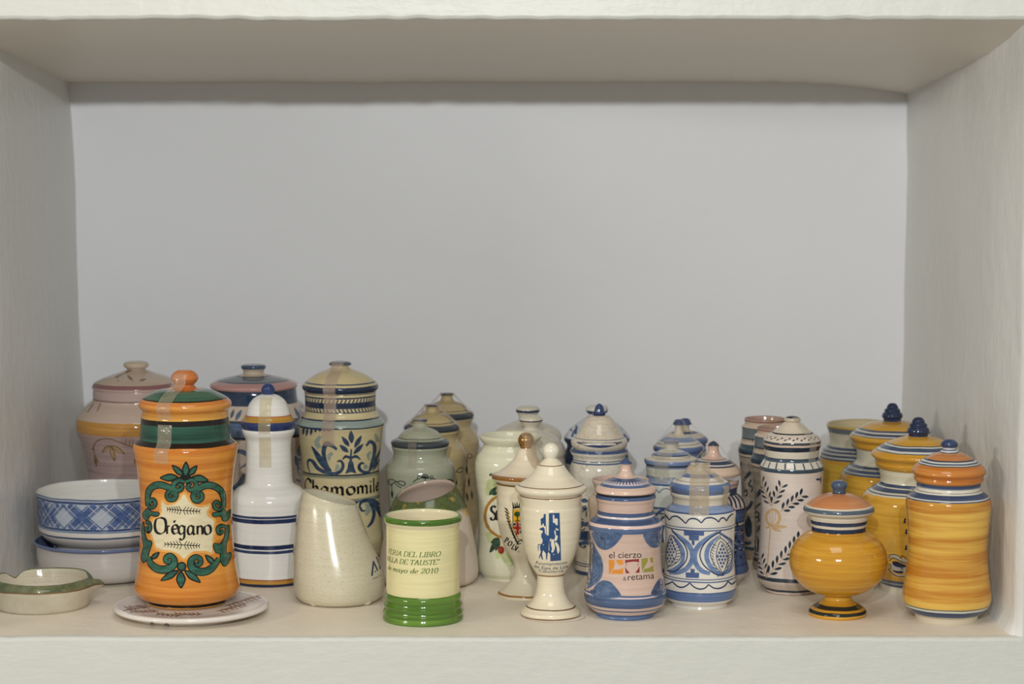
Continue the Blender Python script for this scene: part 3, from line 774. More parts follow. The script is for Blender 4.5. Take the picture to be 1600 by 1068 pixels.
def small_blue(label, cx, Z, knob, lid, body, kb, lb, bb):
    P = Pot('lidded_jar', label, 'jar', cx, Z=Z, crop=E4)
    yb = (200 + 1528.6 / Z - 640) * 8.215
    P.body = P.lathe('body', body + [(body[-1][0], yb - 300), (body[-1][0] + 10, yb - 120), (body[-1][0] - 40, yb - 30), (body[-1][0] - 45, yb)], bb, floor=True)
    P.lid = P.lathe('lid', lid, lb); P.lathe('knob', knob, kb, parent=P.lid); return P
sb1 = small_blue('pale blue and white jar with a stepped lid under clear film', 1047.5, 2.207,
    [(0, 385), (70, 390), (94, 404), (97, 418), (88, 432, S), (78, 455), (80, 490), (95, 515)], [(95, 505), (150, 525), (215, 548), (250, 572), (252, 592, S), (300, 602), (335, 620), (344, 645), (340, 672), (322, 700, S)],
    [(318, 690), (322, 740), (312, 800), (316, 850), (345, 900), (358, 960), (352, 1100), (345, 1500), (352, 1900)],
    [(0, (124, 134, 180)), (440, (212, 208, 196))], [(0, (210, 206, 198)), (555, (136, 150, 196), PB), (590, (84, 96, 130)), (606, (212, 204, 190)), (672, (140, 156, 196), PB), (722, (92, 106, 140))],
    [(0, (150, 164, 194)), (770, (206, 206, 194)), (872, (88, 106, 160)), (882, (150, 164, 200)), (962, (70, 92, 160)), (985, (206, 208, 200)), (1260, (80, 104, 164)), (1285, (206, 208, 200)), (1330, (90, 120, 170)), (1345, (206, 208, 200)), (2050, (80, 104, 164)), (2100, (206, 208, 200))])
sb2 = small_blue('blue striped conical lid of a small jar behind the film-wrapped one', 1058.8, 2.262,
    [(0, 118), (40, 126), (66, 160), (76, 185, S), (52, 198), (46, 240), (58, 290), (95, 330)], [(90, 322), (150, 340), (215, 372), (275, 420), (316, 455), (326, 480), (322, 505), (305, 528, S)],
    [(300, 520), (296, 580), (300, 640), (335, 720), (345, 800), (330, 1000), (320, 1500), (330, 1800)],
    [(0, (86, 100, 150)), (196, (216, 206, 188))], [(0, (216, 206, 188)), (358, (150, 166, 200), PB), (420, (214, 208, 194)), (454, (130, 140, 170)), (462, (214, 208, 194)), (492, (110, 130, 186), PB2)], [(0, (130, 146, 190)), (640, (206, 206, 196)), (820, PB), (900, (206, 206, 196))])
sb3 = small_blue('rearmost small jar with a blue and white conical lid and blue knob', 1069, 2.318,
    [(0, 105), (45, 112), (72, 150), (86, 183, S), (60, 196), (56, 240), (78, 268)], [(74, 258), (140, 275), (205, 300), (262, 336), (292, 362), (298, 382), (292, 402), (280, 418, S)],
    [(276, 410), (272, 480), (280, 540), (318, 620), (325, 720), (310, 1000), (305, 1500), (315, 1700)],
    [(0, (84, 96, 152), (66, 80, 138))  , (196, (208, 196, 180))], [(0, (210, 196, 178)), (282, (90, 104, 158)), (312, (214, 204, 188)), (372, (116, 134, 190), PB2)], [(0, (130, 146, 190)), (560, (206, 206, 196))])
P = stp = Pot('lidded_jar', 'jar with a pink-knobbed conical lid and a blue flecked body, behind the pomegranate jar', 'jar', 1112.9, vc=908.6, crop=(1090, 740, 5.93))
stp_body = P.lathe('body', [(236, 45), (238, 75), (228, 110), (219, 160), (222, 178), (258, 200), (298, 238), (312, 275), (303, 320), (295, 430), (290, 520), (298, 640), (315, 780), (331, 855), (330, 892), (300, 938), (268, 968), (262, 978, S), (262, 996)],
    [(0, (120, 128, 168)), (72, (206, 180, 172)), (112, (130, 110, 120)), (120, (206, 182, 172)), (150, (76, 90, 130), (60, 72, 112)), (215, (212, 196, 186)), (345, (44, 54, 96)), (360, (92, 108, 160), (76, 92, 146)), (462, (60, 70, 110)), (474, (204, 192, 186)), (496, (60, 70, 110)), (508, (100, 112, 160), (78, 92, 146)), (868, (70, 82, 134)), (876, (98, 112, 162), (80, 94, 150)), (950, (204, 192, 184))], floor=True)
P.x0, P.y0, P.s = E4
stp_lid = P.lathe('lid', [(100, 590), (140, 612), (230, 650), (298, 708), (345, 758), (360, 790), (352, 815), (335, 832, S)],
    [(0, (214, 188, 172)), (640, (140, 134, 140)), (652, (210, 196, 184)), (668, (78, 90, 118), (62, 74, 104)), (714, (214, 204, 198)), (732, (70, 84, 116)), (752, (218, 196, 176))])
P.lathe('knob', [(0, 396), (30, 408), (64, 440), (74, 456, S), (70, 468), (68, 500), (80, 555), (108, 600)], [(0, (82, 90, 114), (64, 72, 98)), (466, (216, 188, 172))], parent=stp_lid)

# --- two open albarelli
def albarello(label, cx, Z, k, dy):
    P = Pot('open_jar', label, 'jar', cx, Z=Z, crop=(1193 - 53 / 1, 640, 15.26), group='open jars with dark blue diagonal bands')
    P.x0, P.y0, P.s = (1140, 640 + dy, 15.26 / k)
    yb = (200 + 1528.6 / Z - 640 - dy) * P.s
    ol = (208, 190, 172); TE = (78, 98, 112)
    P.body = P.lathe('body', [(482, 196), (492, 210), (488, 250), (478, 318, S), (520, 360), (546, 378), (551, 396), (546, 450), (545, 600), (558, 700), (590, 830), (626, 900), (634, 960), (618, 1040), (600, 1200), (560, 1700), (528, 2300), (520, 2800), (545, 3200), (570, 3380), (560, yb - 60), (545, yb)],
        [(0, (196, 164, 148)), (300, (170, 128, 112)), (330, ol), (462, (58, 56, 60)), (484, (128, 138, 142), (110, 122, 128)), (712, (60, 76, 92)), (738, ol), (865, (84, 104, 118), (62, 82, 100)), (1010, TE, (56, 76, 92)), (1105, ol), (1160, (86, 92, 100)), (1185, (192, 178, 162)), (3300, TE), (3380, (180, 160, 140))], floor=True,
        inmat=glaze('jar_inner_glaze', [(0, (196, 168, 152))]), inner=[(0, yb - 100), (480, yb - 100), (480, 2500), (540, 1200), (500, 700), (480, 420), (450, 320), (466, 215)], wob=.001)
    return P
alb1 = albarello('open pinkish jar with dark blue diagonal bands, nearest the back wall', 1193, 2.283, 1.0, 0)
alb2 = albarello('open pinkish jar with dark blue diagonal bands, just behind the leaf-painted jar', 1213.5, 2.223, 1.03, 13.5)

# --- leaf-painted jar
P = leafj = Pot('lidded_jar', 'tall whitish jar painted with dark leafy branches and a tan flower', 'jar', 1235, vc=922, crop=D1)
LW = (220, 208, 198); DT = (54, 70, 88)
leafj_body = P.lathe('body', [(144, 236), (142, 250), (140, 282), (150, 298), (163, 320), (166, 338), (163, 360), (160, 450), (158, 550), (161, 650), (166, 750), (172, 850), (174, 885), (171, 910), (154, 932), (140, 946, S), (136, 960), (133, 974)],
    [(0, (214, 208, 192)), (292, (84, 104, 124)), (312, (214, 208, 196)), (349, (78, 98, 118)), (369, LW), (918, (74, 90, 108)), (938, (212, 198, 186)), (978, DT), (988, (212, 196, 184)), (1000, (150, 110, 90))], floor=True)
leafj_lid = P.lathe('lid', [(38, 96), (55, 108), (80, 130), (108, 150), (134, 168), (147, 186), (149, 208), (146, 228), (138, 240, S), (136, 246)],
    [(0, (216, 204, 186)), (158, (70, 84, 94)), (166, (216, 204, 190)), (208, (80, 90, 106)), (221, (212, 190, 172)), (232, DT, (40, 56, 84))])
P.lathe('knob', [(0, 64), (20, 66), (38, 74), (43, 82), (42, 90, S), (36, 96), (38, 104)], [(0, (70, 74, 76)), (78, (206, 192, 174))], parent=leafj_lid)

# --- yellow pots
YE = (218, 172, 70); YE2 = (202, 148, 54)
P = bulb = Pot('footed_jar', 'round mustard yellow footed jar with an orange lid and a blue knob', 'jar', 1308.5, vc=960, crop=D2)
bulb_body = P.lathe('body', [(190, 296), (192, 305), (184, 340), (176, 372), (174, 396), (178, 408, S), (216, 424), (266, 465), (300, 522), (313, 588), (307, 640), (285, 697), (240, 748), (190, 783), (122, 806), (94, 815), (89, 830), (94, 845), (112, 862), (150, 885), (175, 902), (184, 915), (185, 935), (180, 945)],
    [(0, (214, 206, 190)), (326, (66, 84, 108)), (333, (216, 206, 188)), (362, (60, 78, 118), (46, 62, 104)), (385, (216, 206, 188)), (402, (52, 66, 104), (40, 52, 90)), (432, YE, YE2), (898, (70, 72, 62)), (923, YE, YE2), (941, (58, 64, 58)), (962, YE, YE2)], floor=True, soft=.32)
bulb_lid = P.lathe('lid', [(48, 164), (90, 172), (150, 195), (195, 225), (214, 243, S), (226, 256), (228, 268), (224, 282), (208, 294, S), (196, 300)],
    [(0, (208, 152, 106), (198, 136, 92)), (270, (214, 204, 186)), (281, (108, 122, 138), (88, 104, 124)), (307, (204, 194, 176))])
P.lathe('knob', [(0, 82), (28, 84), (46, 95), (54, 108), (52, 122), (44, 138, S), (42, 150), (46, 166)], [(0, (92, 110, 136), (72, 90, 118)), (162, (70, 84, 104))], parent=bulb_lid)
YB_ = (222, 180, 84); YB2_ = (206, 160, 66); LB = (84, 98, 140)
P = yop = Pot('open_jar', 'yellow jar with no lid, farthest back of the yellow jars', 'jar', 1346, Z=2.374, crop=D3)
yop_body = P.lathe('body', [(180, 166), (184, 172), (182, 185), (176, 200), (171, 225), (172, 262), (185, 285), (205, 302), (213, 325), (217, 360), (221, 450), (217, 600), (200, 690), (190, 757)],
    [(0, (214, 188, 110)), (205, (134, 140, 148)), (229, (212, 206, 184)), (298, LB), (310, (190, 190, 180)), (318, LB), (330, (200, 196, 180)), (338, LB), (350, (196, 194, 176)), (356, LB), (366, (216, 186, 88), YB2_)], floor=True,
    inmat=glaze('jar_inner_glaze', [(0, (208, 194, 160))]), inner=[(0, 730), (180, 720), (200, 500), (190, 330), (158, 270), (158, 220), (168, 190), (174, 170)])
def yellow_jar(label, cx, Z, s, off, body, lid, knob, bb, lb):
    P = Pot('lidded_jar', label, 'jar', cx, Z=Z, crop=D3)
    P.body = P.lathe('body', body, bb, floor=True, soft=.36)
    P.lid = P.lathe('lid', lid, lb); P.lathe('knob', knob, [(0, (54, 66, 114), (40, 50, 94)), (1e4, WHT)], parent=P.lid); return P
yj1 = yellow_jar('yellow jar with a blue beehive knob, second from the back of the yellow jars', 1390.8, 2.272, 1, 0,
    [(176, 284), (177, 300), (176, 330), (180, 355), (208, 375), (238, 400), (250, 420), (254, 460), (253, 560), (240, 700), (205, 800), (190, 851)],
    [(48, 152), (62, 154), (110, 163), (160, 186), (192, 208), (213, 228), (211, 242), (198, 254, S), (197, 262), (194, 278), (180, 290, S)],
    [(0, 61), (16, 65), (26, 76), (29, 83), (28, 86), (38, 94), (41, 101), (39, 105), (48, 114), (52, 124), (52, 132), (45, 140, S), (45, 152)],
    [(0, (96, 108, 140)), (312, (208, 204, 186)), (396, LB), (410, (190, 188, 176)), (416, LB), (432, (190, 188, 176)), (438, LB), (448, YB_, YB2_)],
    [(0, YB_, YB2_), (206, (96, 108, 140)), (216, (212, 208, 196)), (224, LB), (236, (210, 208, 200)), (242, (110, 118, 140)), (246, YB_, (196, 148, 56))])
yj2 = yellow_jar('yellow jar with a blue beehive knob and a painted ship crest low on its side', 1430.7, 2.126, 1, 0,
    [(194, 386), (191, 410), (186, 440), (192, 465), (215, 482), (252, 508), (272, 530), (280, 562), (282, 620), (276, 700), (262, 800), (245, 870), (225, 915), (192, 952), (178, 968, S), (178, 985), (175, 1000)],
    [(52, 228), (66, 231), (110, 243), (165, 268), (205, 293), (233, 314), (234, 326), (218, 342, S), (213, 350), (214, 366), (204, 382), (192, 392, S)],
    [(0, 132), (18, 136), (29, 147), (33, 155), (31, 158), (42, 167), (45, 175), (43, 180), (52, 189), (56, 200), (56, 209), (49, 218, S), (49, 230)],
    [(0, (90, 104, 146)), (414, (216, 210, 188)), (484, LB), (500, (206, 202, 184)), (507, LB), (528, (206, 204, 190)), (537, LB), (545, (210, 206, 190)), (552, YB_, YB2_), (972, (86, 100, 150)), (984, (180, 180, 170)), (992, (86, 100, 150)), (1006, (208, 202, 186))],
    [(0, YB_, YB2_), (282, (60, 70, 100)), (286, (206, 206, 196)), (294, LB), (312, (208, 208, 200)), (322, (96, 104, 128)), (327, YB_, (204, 152, 52))])
for j in (yj1, yj2):
    pass
P = oran = Pot('lidded_jar', 'yellow streaky waisted jar with an orange lid, at the right wall', 'jar', 1478.6, vc=966.7, crop=D4)
SY = (222, 182, 88); SY2 = (186, 122, 40)
oran_body = P.lathe('body', [(138, 366), (139, 380), (139, 395), (150, 411), (170, 427), (183, 443), (186, 458), (185, 480), (178, 560), (172, 640), (175, 720), (185, 800), (193, 858), (192, 884), (182, 912), (160, 936), (140, 949, S), (136, 960), (133, 974)],
    [(0, (74, 92, 140)), (406, (150, 158, 178)), (411, (216, 210, 194)), (424, (120, 130, 150)), (428, (216, 210, 194)), (434, (82, 96, 142), (64, 80, 126)), (458, (208, 204, 196)), (464, (90, 104, 138)), (469, (228, 190, 100), (198, 140, 60)), (938, (104, 120, 100)), (943, (208, 208, 196)), (952, (74, 88, 134)), (970, (180, 180, 178)), (974, (216, 206, 186))], floor=True, soft=.2, streak=(3.5, 3.5, 80))
oran_lid = P.lathe('lid', [(42, 242), (70, 250), (115, 274), (140, 294), (158, 314), (161, 327), (153, 340, S), (150, 346), (152, 357), (146, 367), (138, 372, S)],
    [(0, (208, 154, 102), (196, 134, 78)), (281, (70, 86, 120)), (288, (210, 208, 200)), (294, (90, 106, 140)), (301, (206, 206, 196)), (306, (80, 94, 116)), (310, (212, 152, 84), (194, 122, 54))], soft=.3)
P.lathe('knob', [(0, 184), (18, 187), (33, 197), (38, 208), (34, 217), (28, 222, S), (29, 228), (38, 236), (42, 244)], [(0, (62, 80, 134), (46, 62, 114)), (222, (200, 200, 198)), (231, (86, 102, 146)), (236, (206, 204, 198)), (243, (80, 96, 140))], parent=oran_lid)
# ---------------------------------------------------------------- painted decoration, lettering, tape
import copy
def at_crop(pot, crop):
    q = copy.copy(pot); q.x0, q.y0, q.s = crop; return q
def ring(cx, cy, rx, ry, n=16, a0=0, a1=360):
    return [(cx + rx * math.cos(R(a0 + (a1 - a0) * i / n)), cy + ry * math.sin(R(a0 + (a1 - a0) * i / n))) for i in range(n + (0 if a1 - a0 == 360 else 1))]
GLYPHS = {
 'O': (.82, [('c', (.40, .98), (.14, .86), (.05, .5), (.14, .12), (.38, .0), (.64, .14), (.72, .5), (.64, .88), (.40, .98))]),
 'r': (.40, [('l', (.1, .54), (.1, 0)), ('c', (.1, .36), (.2, .5), (.34, .5))]),
 'e': (.46, [('c', (.07, .29), (.38, .34), (.34, .5), (.21, .55), (.08, .42), (.06, .2), (.18, .02), (.40, .09))]),
 'g': (.52, [('c', (.38, .5), (.2, .55), (.06, .34), (.1, .1), (.22, .03), (.38, .16)), ('c', (.41, .55), (.41, .1), (.38, -.2), (.26, -.32), (.1, -.24))]),
 'a': (.54, [('c', (.37, .5), (.2, .55), (.06, .32), (.11, .05), (.24, .02), (.37, .2)), ('c', (.4, .55), (.4, .12), (.44, .01), (.54, .06))]),
 'n': (.56, [('l', (.1, .55), (.1, 0)), ('c', (.1, .36), (.24, .54), (.37, .47), (.4, .2), (.4, 0))]),
 'm': (.80, [('l', (.1, .55), (.1, 0)), ('c', (.1, .38), (.22, .54), (.34, .47), (.36, .2), (.36, 0)), ('c', (.36, .38), (.5, .54), (.61, .47), (.63, .2), (.64, 0), (.72, .04))]),
 'o': (.54, [('c', (.25, .55), (.09, .45), (.06, .26), (.13, .06), (.26, 0), (.41, .1), (.45, .3), (.38, .5), (.25, .55))]),
 'h': (.56, [('l', (.1, 1), (.1, 0)), ('c', (.1, .36), (.24, .54), (.37, .47), (.4, .2), (.38, 0))]),
 'i': (.28, [('l', (.1, .55), (.1, .04), (.18, .0)), ('l', (.1, .74), (.12, .84))]),
 'l': (.28, [('l', (.1, 1), (.1, .06), (.18, 0))]),
 'd': (.54, [('c', (.37, .48), (.2, .55), (.06, .32), (.11, .05), (.24, .02), (.37, .2)), ('l', (.4, 1), (.4, .06), (.48, .02))]),
 'y': (.52, [('l', (.08, .55), (.24, .02)), ('c', (.44, .55), (.26, .02), (.16, -.24), (.04, -.26))]),
 'C': (.70, [('c', (.62, .82), (.48, .98), (.26, .96), (.08, .7), (.07, .3), (.24, .04), (.48, .02), (.64, .18)), ('l', (.62, .98), (.62, .7))]),
 'S': (.60, [('c', (.5, .86), (.36, .98), (.16, .9), (.12, .7), (.28, .54), (.46, .4), (.5, .2), (.34, .02), (.14, .04), (.07, .2))]),
 'F': (.60, [('l', (.12, 1), (.12, 0)), ('l', (.02, 1), (.56, 1), (.56, .84)), ('l', (.12, .52), (.42, .52)), ('l', (.0, 0), (.26, 0))]),
 'E': (.66, [('l', (.12, 1), (.12, 0)), ('l', (.0, 1), (.56, 1), (.56, .84)), ('l', (.12, .52), (.42, .52)), ('l', (.0, 0), (.58, 0), (.6, .2))]),
 'R': (.72, [('l', (.12, 1), (.12, 0)), ('c', (.0, 1), (.4, 1), (.55, .76), (.4, .52), (.12, .5)), ('l', (.32, .5), (.6, 0), (.7, 0)), ('l', (.0, 0), (.26, 0))]),
 'I': (.36, [('l', (.16, 1), (.16, 0)), ('l', (.03, 1), (.3, 1)), ('l', (.03, 0), (.3, 0))]),
 'A': (.74, [('l', (.34, 1), (.08, 0)), ('l', (.36, 1), (.62, 0)), ('l', (.18, .34), (.52, .34)), ('l', (-.02, 0), (.18, 0)), ('l', (.5, 0), (.74, 0))]),
 'D': (.78, [('l', (.12, 1), (.12, 0)), ('c', (.0, 1), (.36, 1), (.62, .82), (.66, .5), (.6, .16), (.36, 0), (.0, 0))]),
 'L': (.62, [('l', (.12, 1), (.12, 0)), ('l', (.0, 1), (.26, 1)), ('l', (.0, 0), (.54, 0), (.57, .22))]),
 'B': (.68, [('l', (.12, 1), (.12, 0)), ('c', (.0, 1), (.36, 1), (.5, .78), (.38, .55), (.12, .53)), ('c', (.3, .53), (.54, .44), (.58, .2), (.4, .0), (.0, 0))]),
 'T': (.66, [('l', (.32, 1), (.32, 0)), ('l', (.03, .82), (.03, 1), (.61, 1), (.61, .82)), ('l', (.18, 0), (.46, 0))]),
 'U': (.74, [('c', (.12, 1), (.12, .3), (.2, .06), (.38, 0), (.56, .1), (.6, .3), (.6, 1)), ('l', (.0, 1), (.26, 1)), ('l', (.5, 1), (.7, 1))]),
 'V': (.72, [('l', (.08, 1), (.34, 0)), ('l', (.6, 1), (.36, 0)), ('l', (-.02, 1), (.2, 1)), ('l', (.5, 1), (.7, 1))]),
 'P': (.64, [('l', (.12, 1), (.12, 0)), ('c', (.0, 1), (.4, 1), (.55, .74), (.4, .48), (.12, .46)), ('l', (.0, 0), (.26, 0))]),
 'N': (.78, [('l', (.12, 1), (.12, 0)), ('l', (.1, 1), (.6, 0)), ('l', (.62, 1), (.62, 0)), ('l', (.0, 0), (.24, 0)), ('l', (.5, 1), (.72, 1))]),
 '2': (.56, [('c', (.08, .76), (.16, .94), (.34, .98), (.46, .8), (.4, .56), (.06, .03)), ('l', (.06, .04), (.46, .04), (.5, .18))]),
 '0': (.58, [('c', (.27, .98), (.1, .8), (.07, .5), (.12, .14), (.27, .0), (.43, .16), (.47, .5), (.42, .84), (.27, .98))]),
 '1': (.50, [('l', (.1, .82), (.26, .98), (.26, 0)), ('l', (.12, 0), (.42, 0))]),
 '.': (.26, [('l', (.08, .1), (.14, .0))]), '"': (.3, [('l', (.1, 1.02), (.06, .82)), ('l', (.24, 1.02), (.2, .82))]), ' ': (.3, []),
}
INK = paint((44, 40, 40), (34, 32, 34)); CREAMP = paint((222, 212, 182), (214, 202, 170)); HALO = paint((230, 182, 110), (222, 164, 90))
GREEN = paint((52, 128, 102), (34, 96, 78)); GDARK = paint((34, 44, 40))
# ---- Oregano jar
Q1 = (220, 715, 8.213)
def q2(pts): return [(.9228 * x, .9228 * y + 862.4) for x, y in pts]
o = at_crop(oreg, Q1)
area = [(270, 560), (330, 605), (440, 592), (505, 530), (555, 465), (595, 525), (650, 585), (740, 632), (850, 622), (885, 612), (845, 690), (855, 745), (935, 805), (935, 880), (930, 960), (923, 1019), (915, 1110), (909, 1213), (850, 1195), (766, 1190), (664, 1204), (590, 1260), (554, 1290), (498, 1240), (388, 1190), (277, 1176), (203, 1148), (175, 1075), (160, 1020), (130, 950), (150, 820), (250, 745), (270, 680)]
Decal(o).stroke(area, 60, closed=True).build('painted_halo', oreg_body, HALO, 0)
Decal(o).fill(area, per=3).build('painted_panel', oreg_body, CREAMP, 1)
scr = [([(92, 620), (92, 510), (112, 415), (170, 360), (250, 345), (335, 368), (415, 415), (448, 478), (422, 528), (372, 530), (338, 492), (348, 445), (385, 432), (398, 462), (378, 480)], [34, 62, 72, 66, 58, 46, 40, 30, 16]),
       ([(1062, 640), (1058, 520), (1030, 430), (960, 372), (870, 348), (785, 370), (712, 420), (674, 490), (694, 545), (742, 550), (784, 512), (776, 458), (742, 452), (734, 482), (752, 490)], [34, 62, 72, 66, 58, 46, 40, 30, 16]),
       ([(98, 600), (128, 636), (172, 620), (186, 575), (165, 535), (132, 540), (124, 572), (146, 586)], [20, 34, 34, 28, 14]),
       ([(1058, 620), (1010, 660), (950, 640), (938, 592), (972, 562), (1008, 590), (990, 620)], [20, 34, 34, 28, 14]),
       ([(570, 312), (490, 285), (424, 335), (438, 405), (508, 408), (532, 362), (492, 340), (478, 372)], [30, 46, 46, 36, 16]),
       ([(570, 312), (655, 282), (708, 325), (692, 392), (632, 408), (602, 366), (632, 342), (650, 362)], [30, 46, 46, 36, 16]),
       ([(60, 830), (104, 830), (124, 900), (100, 945), (72, 905), (90, 880)], [26, 32, 28, 12]),
       (q2([(1190, 30), (1120, 8), (1066, 50), (1090, 115), (1130, 85), (1110, 60)]), [26, 34, 30, 12]),
       (q2([(108, 440), (140, 530), (220, 600), (320, 618), (420, 588), (468, 530), (455, 462), (408, 424), (352, 452), (352, 500), (400, 512), (404, 482)]), [40, 76, 84, 72, 60, 50, 40, 18]),
       (q2([(1085, 460), (1020, 560), (930, 632), (830, 648), (735, 618), (692, 550), (712, 474), (770, 446), (826, 474), (826, 536), (775, 550), (772, 505)]), [40, 76, 84, 72, 60, 50, 40, 18])]
fl = [[(50, 690), (92, 648), (140, 690), (235, 710), (205, 745), (122, 735), (85, 792), (45, 770), (34, 710)],
      [(1148, 665), (1100, 700), (1062, 655), (1030, 690), (920, 712), (935, 748), (1025, 742), (1058, 805), (1110, 792), (1142, 715)],
      q2([(38, -40), (52, 100), (92, 208), (150, 230), (142, 290), (112, 380), (92, 460), (42, 515), (14, 460), (30, 350), (46, 300), (30, 180), (20, 60)]),
      q2([(1215, 0), (1215, 150), (1182, 270), (1190, 400), (1245, 385), (1212, 520), (1160, 565), (1112, 500), (1100, 392), (1042, 372), (1015, 262), (1100, 262), (1160, 170), (1175, 60)])]
lv = [(575, 245, 580, 48, 88), (545, 228, 402, 92, 72), (612, 226, 722, 98, 72), (480, 246, 248, 256, 92), (655, 246, 866, 288, 92)]
lv += [tuple(q2([(a, b)])[0] + q2([(c, d)])[0] + (w_,)) for a, b, c, d, w_ in ((525, 630, 280, 770, 82), (556, 640, 560, 875, 112), (610, 630, 828, 796, 86), (150, 470, 258, 378, 60), (1030, 545, 895, 415, 70))]
dk, gn = Decal(o), Decal(o)
for pts, wd in scr:
    dk.stroke(pts, [x + 26 for x in wd]); gn.stroke(pts, wd)
for f_ in fl:
    dk.fill(f_).stroke(f_, 22, closed=True); gn.fill(f_)
for a, b, c, d, w_ in lv:
    v = Vector((c - a, d - b)).normalized()
    dk.leaf(a - v.x * 8, b - v.y * 8, c + v.x * 6, d + v.y * 6, w_ + 14); gn.leaf(a + v.x * 20, b + v.y * 20, c - v.x * 18, d - v.y * 18, w_ - 26)
dk.dot(575, 258, 92, 34); dk.dot(*q2([(568, 575)])[0], 62); gn.dot(*q2([(568, 575)])[0], 42)
dk.build('painted_outline', oreg_body, GDARK, 2); gn.build('painted_scroll', oreg_body, GREEN, 3)
ink = Decal(o, 3)
ink.pen('O', 172, 972, 212, (.17, .05, 25)); ink.pen('r', 324, 974, 200, (.15, .045, 25), adv=.72); xe = 392
ink.pen('e', xe, 976, 215, (.16, .045, 25)); ink.stroke([(422, 828), (445, 800)], [30, 18])
ink.pen('g', 474, 984, 210, (.15, .045, 25)); ink.pen('a', 590, 984, 210, (.15, .045, 25)); ink.pen('n', 706, 982, 205, (.15, .045, 25)); ink.pen('o', 800, 980, 215, (.16, .045, 25))
def barb(x0, y0, x1, y1, n, l):
    ink.stroke([(x0, y0), (x1, y1)], 11, smooth=False)
    for i in range(n):
        f_ = i / n; bx, by = x0 + (x1 - x0) * f_, y0 + (y1 - y0) * f_; s_ = 1 if x1 > x0 else -1; h = l * (.45 + .55 * f_)
        ink.stroke([(bx - s_ * h * .25, by - h * .9), (bx + s_ * h * .3, by), (bx - s_ * h * .1, by + h)], 9)
barb(340, 655, 530, 672, 6, 62); barb(755, 685, 530, 672, 6, 62)
(xa, ya), (xb, yb), (xc, yc) = q2([(335, 262), (590, 274), (815, 286)])
barb(xa, ya, xb, yb, 6, 62); barb(xc, yc, xb, yb, 6, 62)
ink.build('lettering', oreg_body, INK, 2)
oreg_t = at_crop(oreg, C2)
oreg_t.tape([(20, 43), (52, 64), (60, 96), (138, 134), (176, 165), (177, 182), (163, 200), (168, 260), (174, 302), (198, 330), (194, 372)], 58, -27, tape_mat('thin_clear_tape', (205, 190, 165), .30))
# ---- plate
p = at_crop(plate, (170, 890, 6.154)); d = Decal(p, 3); rnd = random.Random(4)
def wheat(d, x0, y0, x1, y1, n, l):
    d.stroke([(x0, y0), ((x0 + x1) / 2, (y0 + y1) / 2 + 6), (x1, y1)], 7)
    for i in range(n):
        f_ = (i + .5) / n; bx, by = x0 + (x1 - x0) * f_, y0 + (y1 - y0) * f_; dx = (x1 - x0) / abs(x1 - x0)
        for sg in (-1, 1):
            d.leaf(bx, by, bx + dx * l * rnd.uniform(.9, 1.3), by + sg * l * rnd.uniform(.25, .45), 10)
wheat(d, 1120, 345, 1460, 236, 9, 62); wheat(d, 1040, 395, 1300, 330, 6, 50); wheat(d, 400, 350, 180, 374, 7, 55); wheat(d, 480, 395, 220, 396, 6, 50)
wheat(d, 900, 425, 640, 420, 6, 40); wheat(d, 700, 440, 470, 420, 5, 34)
d.split('painted_sprig', plate_body, paint((178, 148, 128), (160, 126, 106)), 0)
d = Decal(p, 2)
for x, y, r_ in ((416, 515, 19), (556, 529, 23)): d.dot(x, y, r_, r_ * .8)
d.build('hanging_hole_shade', plate_body, paint((70, 52, 44), (56, 40, 34)), 0)  # flat dark dots: the shade inside the holes, painted on the foot
# ---- cruet tape
at_crop(cruet, C3).tape([(50, 193), (80, 220), (94, 252), (104, 286), (119, 308), (117, 328), (112, 350), (100, 382), (98, 420), (100, 492)], 53, -9, TAPE_Y)
# ---- Chamomile
Z3 = (460, 655, 7.367); c = at_crop(cham, Z3)
CB = paint((70, 92, 128), (44, 62, 104)); CBL = paint((164, 174, 158), (146, 160, 150))
d = Decal(c)
for a in ((658, 275, 650, 125, 66), (632, 310, 545, 195, 54), (690, 325, 772, 185, 54), (622, 378, 520, 292, 56), (678, 398, 795, 280, 52)): d.leaf(*a)
d.stroke([(655, 340), (650, 420), (648, 520)], [20, 24, 34]); d.fill([(628, 480), (668, 480), (690, 560), (710, 618), (650, 606), (585, 622), (610, 560)], per=3)
d.stroke([(555, 460), (590, 425), (648, 440), (710, 424), (762, 462)], [12, 34, 30, 34, 12])
d.stroke([(490, 345), (430, 300), (370, 280), (340, 340), (345, 440), (380, 540), (420, 600)], [30, 44, 60, 52, 46, 40, 34])
d.leaf(400, 620, 195, 300, 70, .45); d.stroke([(180, 610), (155, 520), (165, 465), (210, 480), (270, 560), (340, 600), (410, 620)], [10, 16, 26, 40, 44, 44, 36])
d.stroke([(410, 618), (480, 620), (540, 585), (560, 520), (530, 475), (490, 485)], [34, 40, 40, 36, 26, 14])
d.stroke([(825, 305), (870, 255), (915, 285), (920, 380), (890, 500), (865, 590)], [22, 40, 44, 42, 36, 30]); d.leaf(880, 590, 995, 330, 34); d.leaf(900, 595, 990, 430, 30)
d.stroke([(870, 600), (800, 605), (750, 570), (745, 530), (775, 500), (805, 510)], [24, 36, 40, 34, 26, 14])
for x, y, l in ((100, 100, 80), (140, 110, 85), (190, 112, 72), (240, 110, 40), (290, 112, 30), (340, 115, 22), (390, 118, 18)): d.leaf(x + 12, y - 12, x - 2, y + l, 30)
d.stroke([(70, 85), (160, 100), (300, 112), (430, 118)], 22)
d.stroke([(745, 1000), (770, 950), (840, 930), (930, 945), (985, 1020)], [20, 40, 46, 46, 40]); d.stroke([(748, 1000), (780, 1050), (820, 1045)], [30, 28, 12])
